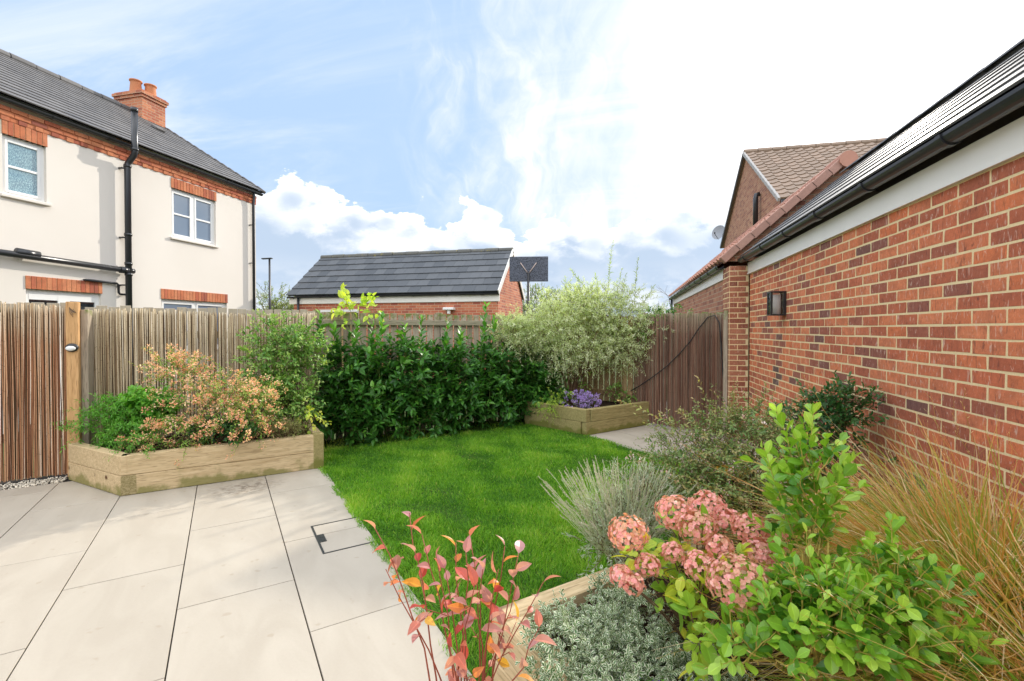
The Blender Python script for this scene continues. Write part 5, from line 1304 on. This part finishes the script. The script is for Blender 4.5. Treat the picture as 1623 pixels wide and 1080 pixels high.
rt_, P, pp, tt = bush('viola', 'small violet flowered violas at the edge of the front bed', 'violas', (*cw(1035, 1.50)[:2], .34), [(cw(1030, 1.50, z=.37), (.09, .05, .02))], 40, .05, 7, 'small', .018, 'fern', 182, smat='twig_green', up=.8)
clusters(rt_, 'blossom', P, 'violet', 183, 14, 5, .008, .016, 'obov', (.9, 1.), 1.)

# griselinia
gb = np.array((*cw(1285, 1.50)[:2], .34))
gs = [(cw(1285, 1.5, 860), cw(1236, 1.62, 648), 20), (cw(1290, 1.5, 850), cw(1288, 1.6, 660), 18), (cw(1275, 1.5, 880), cw(1212, 1.55, 720), 14), (cw(1300, 1.5, 860), cw(1352, 1.58, 730), 16), (cw(1290, 1.55, 880), cw(1218, 1.62, 780), 12),
      (cw(1400, 1.35, 960), cw(1415, 1.35, 832), 12), (cw(1400, 1.35, 980), cw(1446, 1.33, 880), 12), (cw(1300, 1.48, 880), cw(1330, 1.6, 700), 16)]
bush('griselinia', 'tall bright apple green evergreen shrub with rounded leaves and yellow stems', 'shrub', gb,
     [(cw(1280, 1.54, 770), (.06, .07, .13), .55), (cw(1300, 1.52, 880), (.10, .11, .12), .8), (cw(1262, 1.30, 1010), (.09, .09, .06), .9), (cw(1340, 1.25, 1010), (.16, .10, .08), 1.6), (cw(1425, 1.30, 965), (.07, .08, .09), .6), (cw(1470, 1.25, 1055), (.08, .07, .05), .4), (cw(1195, 1.28, 1040), (.07, .07, .05), .35)], 235, .14, 7, 'obov', .057, 'gris', 190, smat='twig_yellow', out=.5, up=.8, rnd=.35, sag=.05, ang=52, tone=(.0, .85), stems=14, sr=.008, tr=.0026, shoots=gs, flat=.45, shell=.5)

# wind grass
def windgrass(name, label, base, n, seed, Lr=(.55, 1.05), lean=(-.25, .1), wid=.0026, grp=None):
    r_ = np.random.default_rng(seed); base = np.array(base, float)
    th_ = r_.uniform(0, 6.28, n); e = np.radians(r_.uniform(30, 78, n))
    d_ = np.stack([np.cos(th_)*np.cos(e), np.sin(th_)*np.cos(e), np.sin(e)], 1)+np.array((*lean, 0)); d_ /= np.linalg.norm(d_, axis=1)[:, None]
    L = r_.uniform(*Lr, n); k = 10; t_ = np.linspace(0, 1, k)[None, :, None]
    s = base+np.stack([r_.normal(0, .055, n), r_.normal(0, .055, n), np.zeros(n)], 1)
    h = d_*(1, 1, 0); h /= np.linalg.norm(h, axis=1)[:, None]+1e-6
    p = s[:, None]+d_[:, None]*L[:, None, None]*t_
    dr_ = r_.uniform(.15, .75, n)[:, None]*L[:, None]
    p[..., 2] -= dr_*t_[..., 0]**2.4; p[..., :2] += (h[:, :2]*r_.uniform(0, .22, (n, 1)))[:, None]*t_**2
    p += np.cumsum(r_.normal(0, .0035, (n, k, 3)), 1)
    p[..., 0] = np.minimum(p[..., 0], 1.69-.02*r_.random((n, 1)))
    p[..., 2] = np.maximum(p[..., 2], .35)
    tg = np.gradient(p, axis=1); side = np.cross(tg, r_.normal(0, .5, (n, 1, 3))+np.array((0, 0, 1.))); side /= np.linalg.norm(side, axis=2)[..., None]+1e-9
    wd = wid*r_.uniform(.5, 1.3, (n, 1))*(1-np.linspace(0, 1, k)**2.5)[None]+.0002
    V = np.stack([p-side*wd[..., None], p+side*wd[..., None]], 2).reshape(-1, 3)
    b0 = (np.arange(n)*2*k)[:, None]+np.arange(k-1)[None]*2
    F = np.stack([b0, b0+1, b0+3, b0+2], -1).reshape(-1, 4)
    tone = np.clip(r_.beta(1.3, 1.3, n), 0, 1)
    mb = MB(); mb.arr(V, F.ravel(), np.full(len(F), 4), 0, True, np.full(len(V), .5), np.clip(np.repeat(tone, 2*k)*.78+np.tile(np.repeat(np.linspace(-.18, .22, k), 2), n), 0, 1))
    root = thing(name, label, 'ornamental grass', base, grp); mb.build('blades', M['blade'], root)
    n2 = n//14; ids = r_.choice(n, n2, replace=False)
    q = p[ids]; d2 = q[:, -1]-q[:, -3]; d2 /= np.linalg.norm(d2, axis=1)[:, None]
    P2 = paths(q[:, -1], d2+np.array((0, 0, .3)), r_.uniform(.12, .3, n2), .2, r_, 6, .03)
    P2[..., 0] = np.minimum(P2[..., 0], 1.70)
    mb = MB(); tubes_arr(mb, P2, np.full((n2, 6), .0006), 3, tone=None)
    pp, MM, tt = leaves_on(P2, 9, r_, 40, .2); mb.inst(LEAF['needle'], MM*.016, pp, tone=r_.uniform(.6, 1, len(pp))); mb.build('seed_heads', M['blade'], root)
windgrass('wind_grass', 'arching bronze and green grass clump at the foot of the brick wall, behind the apple green shrub', (1.30, 2.05, .34), 5600, 200, (.5, 1.15), (-.32, -.05), wid=.0026)
windgrass('wind_grass', 'nearest bronze grass clump, sweeping out over the apple green shrub', (1.20, 1.42, .34), 4200, 201, (.45, 1.0), (-.20, .12), wid=.0026)
windgrass('wind_grass', 'low outermost bronze grass tuft at the front edge of the bed', (.98, 1.02, .34), 1000, 203, (.3, .65), (.05, .10), wid=.0024)
windgrass('wind_grass', 'thin reddish grass clump against the brick wall, farther back than the other two', (1.48, 2.75, .34), 1700, 202, (.4, .9), (-.2, .0), wid=.0017)

# red stemmed shrub in front of the bed
rb = np.array((*cw(745, 1.22)[:2], .10)); rt_ = thing('autumn_shrub', 'thin red stemmed shrub with coral, yellow and mauve autumn leaves', 'shrub', rb)
tips = [(592, 838, 1.34), (648, 815, 1.40), (668, 850, 1.36), (690, 880, 1.30), (705, 905, 1.28), (722, 862, 1.36), (744, 850, 1.40), (765, 905, 1.25), (800, 868, 1.34), (822, 880, 1.36), (818, 930, 1.30), (862, 925, 1.30), (752, 930, 1.18), (855, 1000, 1.2), (790, 905, 1.28), (610, 905, 1.30), (738, 880, 1.26)]
r_ = np.random.default_rng(210); sm = MB(); LP, LM_, LT = [], [], []
for px, py, D in tips[::1]:
    e = cw(px, D, py); s = rb+r_.normal(0, .03, 3)*(1, 1, 0); mid = s*.45+e*.55; mid[:2] = s[:2]*.9+e[:2]*.1; mid += r_.normal(0, .03, 3)
    t_ = np.linspace(0, 1, 12)[:, None]; p = (1-t_)**2*s+2*t_*(1-t_)*mid+t_*t_*e; p[1:-1] += r_.normal(0, .005, (10, 3))
    sm.tube(p, np.linspace(.0038, .0012, 12), 6)
    Q = [(p[8:], 5)]
    for q_ in range(1):
        i = r_.integers(6, 10); d_ = (p[i+1]-p[i])/np.linalg.norm(p[i+1]-p[i])+r_.normal(0, .55, 3); d_[2] = abs(d_[2])*.7; d_ /= np.linalg.norm(d_); l_ = r_.uniform(.05, .12)
        tw = p[i]+d_*np.linspace(0, l_, 5)[:, None]; sm.tube(tw, .0011, 5); Q.append((tw, 3))
    for pth, m_ in Q:
        a, b, c_ = leaves_on(pth[None], m_, r_, 55, .2, 1., .35, .4); LP.append(a); LM_.append(b*(r_.uniform(.032, .062, len(a)))[:, None, None])
LP = np.concatenate(LP); LM_ = np.concatenate(LM_)
sm.build('stem', M['twig_red'], rt_)
mb = MB(); mb.inst(LEAF['red'], LM_, LP, tone=r_.random(len(LP))); mb.build('foliage', M['redl'], rt_)
mb = MB(); mb.lathe((rb[0], rb[1], 0), [(.10, 0.002), (.13, .10), (.15, .16), (.155, .18), (.145, .18), (.135, .12), (0, .12)], 24); mb.build('pot', M['terracotta'], rt_)

# ------------------------------------------------------------------ trees beyond
def tree(name, label, base, crown, n, tl, m, ll, lmat, seed, **kw):
    return bush(name, label, 'tree', base, crown, n, tl, m, 'small', ll, lmat, seed, smat='bark_grey', parts=('crown', 'trunk'), sr=.14, tr=.02, stems=12, **kw)
b_ = cw(436, 34, z=-.1)
tree('broadleaf_tree', 'yellow green tree beyond the street lamp', b_, [(b_+(0, 0, 3.2), (1.6, 1.6, 1.4)), (b_+(1.0, .5, 2.6), (1.2, 1.3, 1.0))], 420, .7, 12, .17, 'treegreen', 220, tone=(.4, 1))
b_ = cw(845, 36, z=-.1)
tree('broadleaf_tree', 'olive tree behind the pole of the backboard', b_, [(b_+(0, 0, 3.0), (2.2, 1.6, 1.8))], 420, .8, 12, .17, 'treegreen', 221, tone=(.2, .8))
b_ = cw(905, 40, z=-.1)
tree('broadleaf_tree', 'rounded tree behind the left side of the variegated shrub', b_, [(b_+(0, 0, 3.2), (2.4, 1.6, 2.0))], 420, .8, 12, .19, 'treegreen', 222, tone=(.3, .9))
# bare tree
r_ = np.random.default_rng(230); bt = cw(1072, 30, z=-.1); rt_ = thing('bare_tree', 'leafless twiggy tree beyond the neighbouring garage gutter', 'tree', bt); mb = MB(); mt = MB()
def grow(p, d_, L, rad, dep):
    q = [p]; c_ = p.copy(); dd_ = d_.copy()
    for _ in range(4): dd_ = dd_+r_.normal(0, .10, 3); dd_ /= np.linalg.norm(dd_); c_ = c_+dd_*L/4; q.append(c_.copy())
    (mt if dep > 4 else mb).tube(q, np.linspace(rad, rad*.62, 5), 5 if dep > 2 else 3, cap=False)
    if dep:
        for k in range(3 if dep < 5 else 4):
            i = r_.integers(2, 5); nd = dd_+r_.normal(0, .42, 3)+np.array((0, 0, .10)); nd /= np.linalg.norm(nd); grow(q[i], nd, L*r_.uniform(.62, .82), rad*.58, dep-1)
grow(bt, np.array((0, 0, 1.)), 1.7, .13, 5)
mt.build('trunk', M['bark_grey'], rt_); mb.build('crown', M['bark_grey'], rt_)
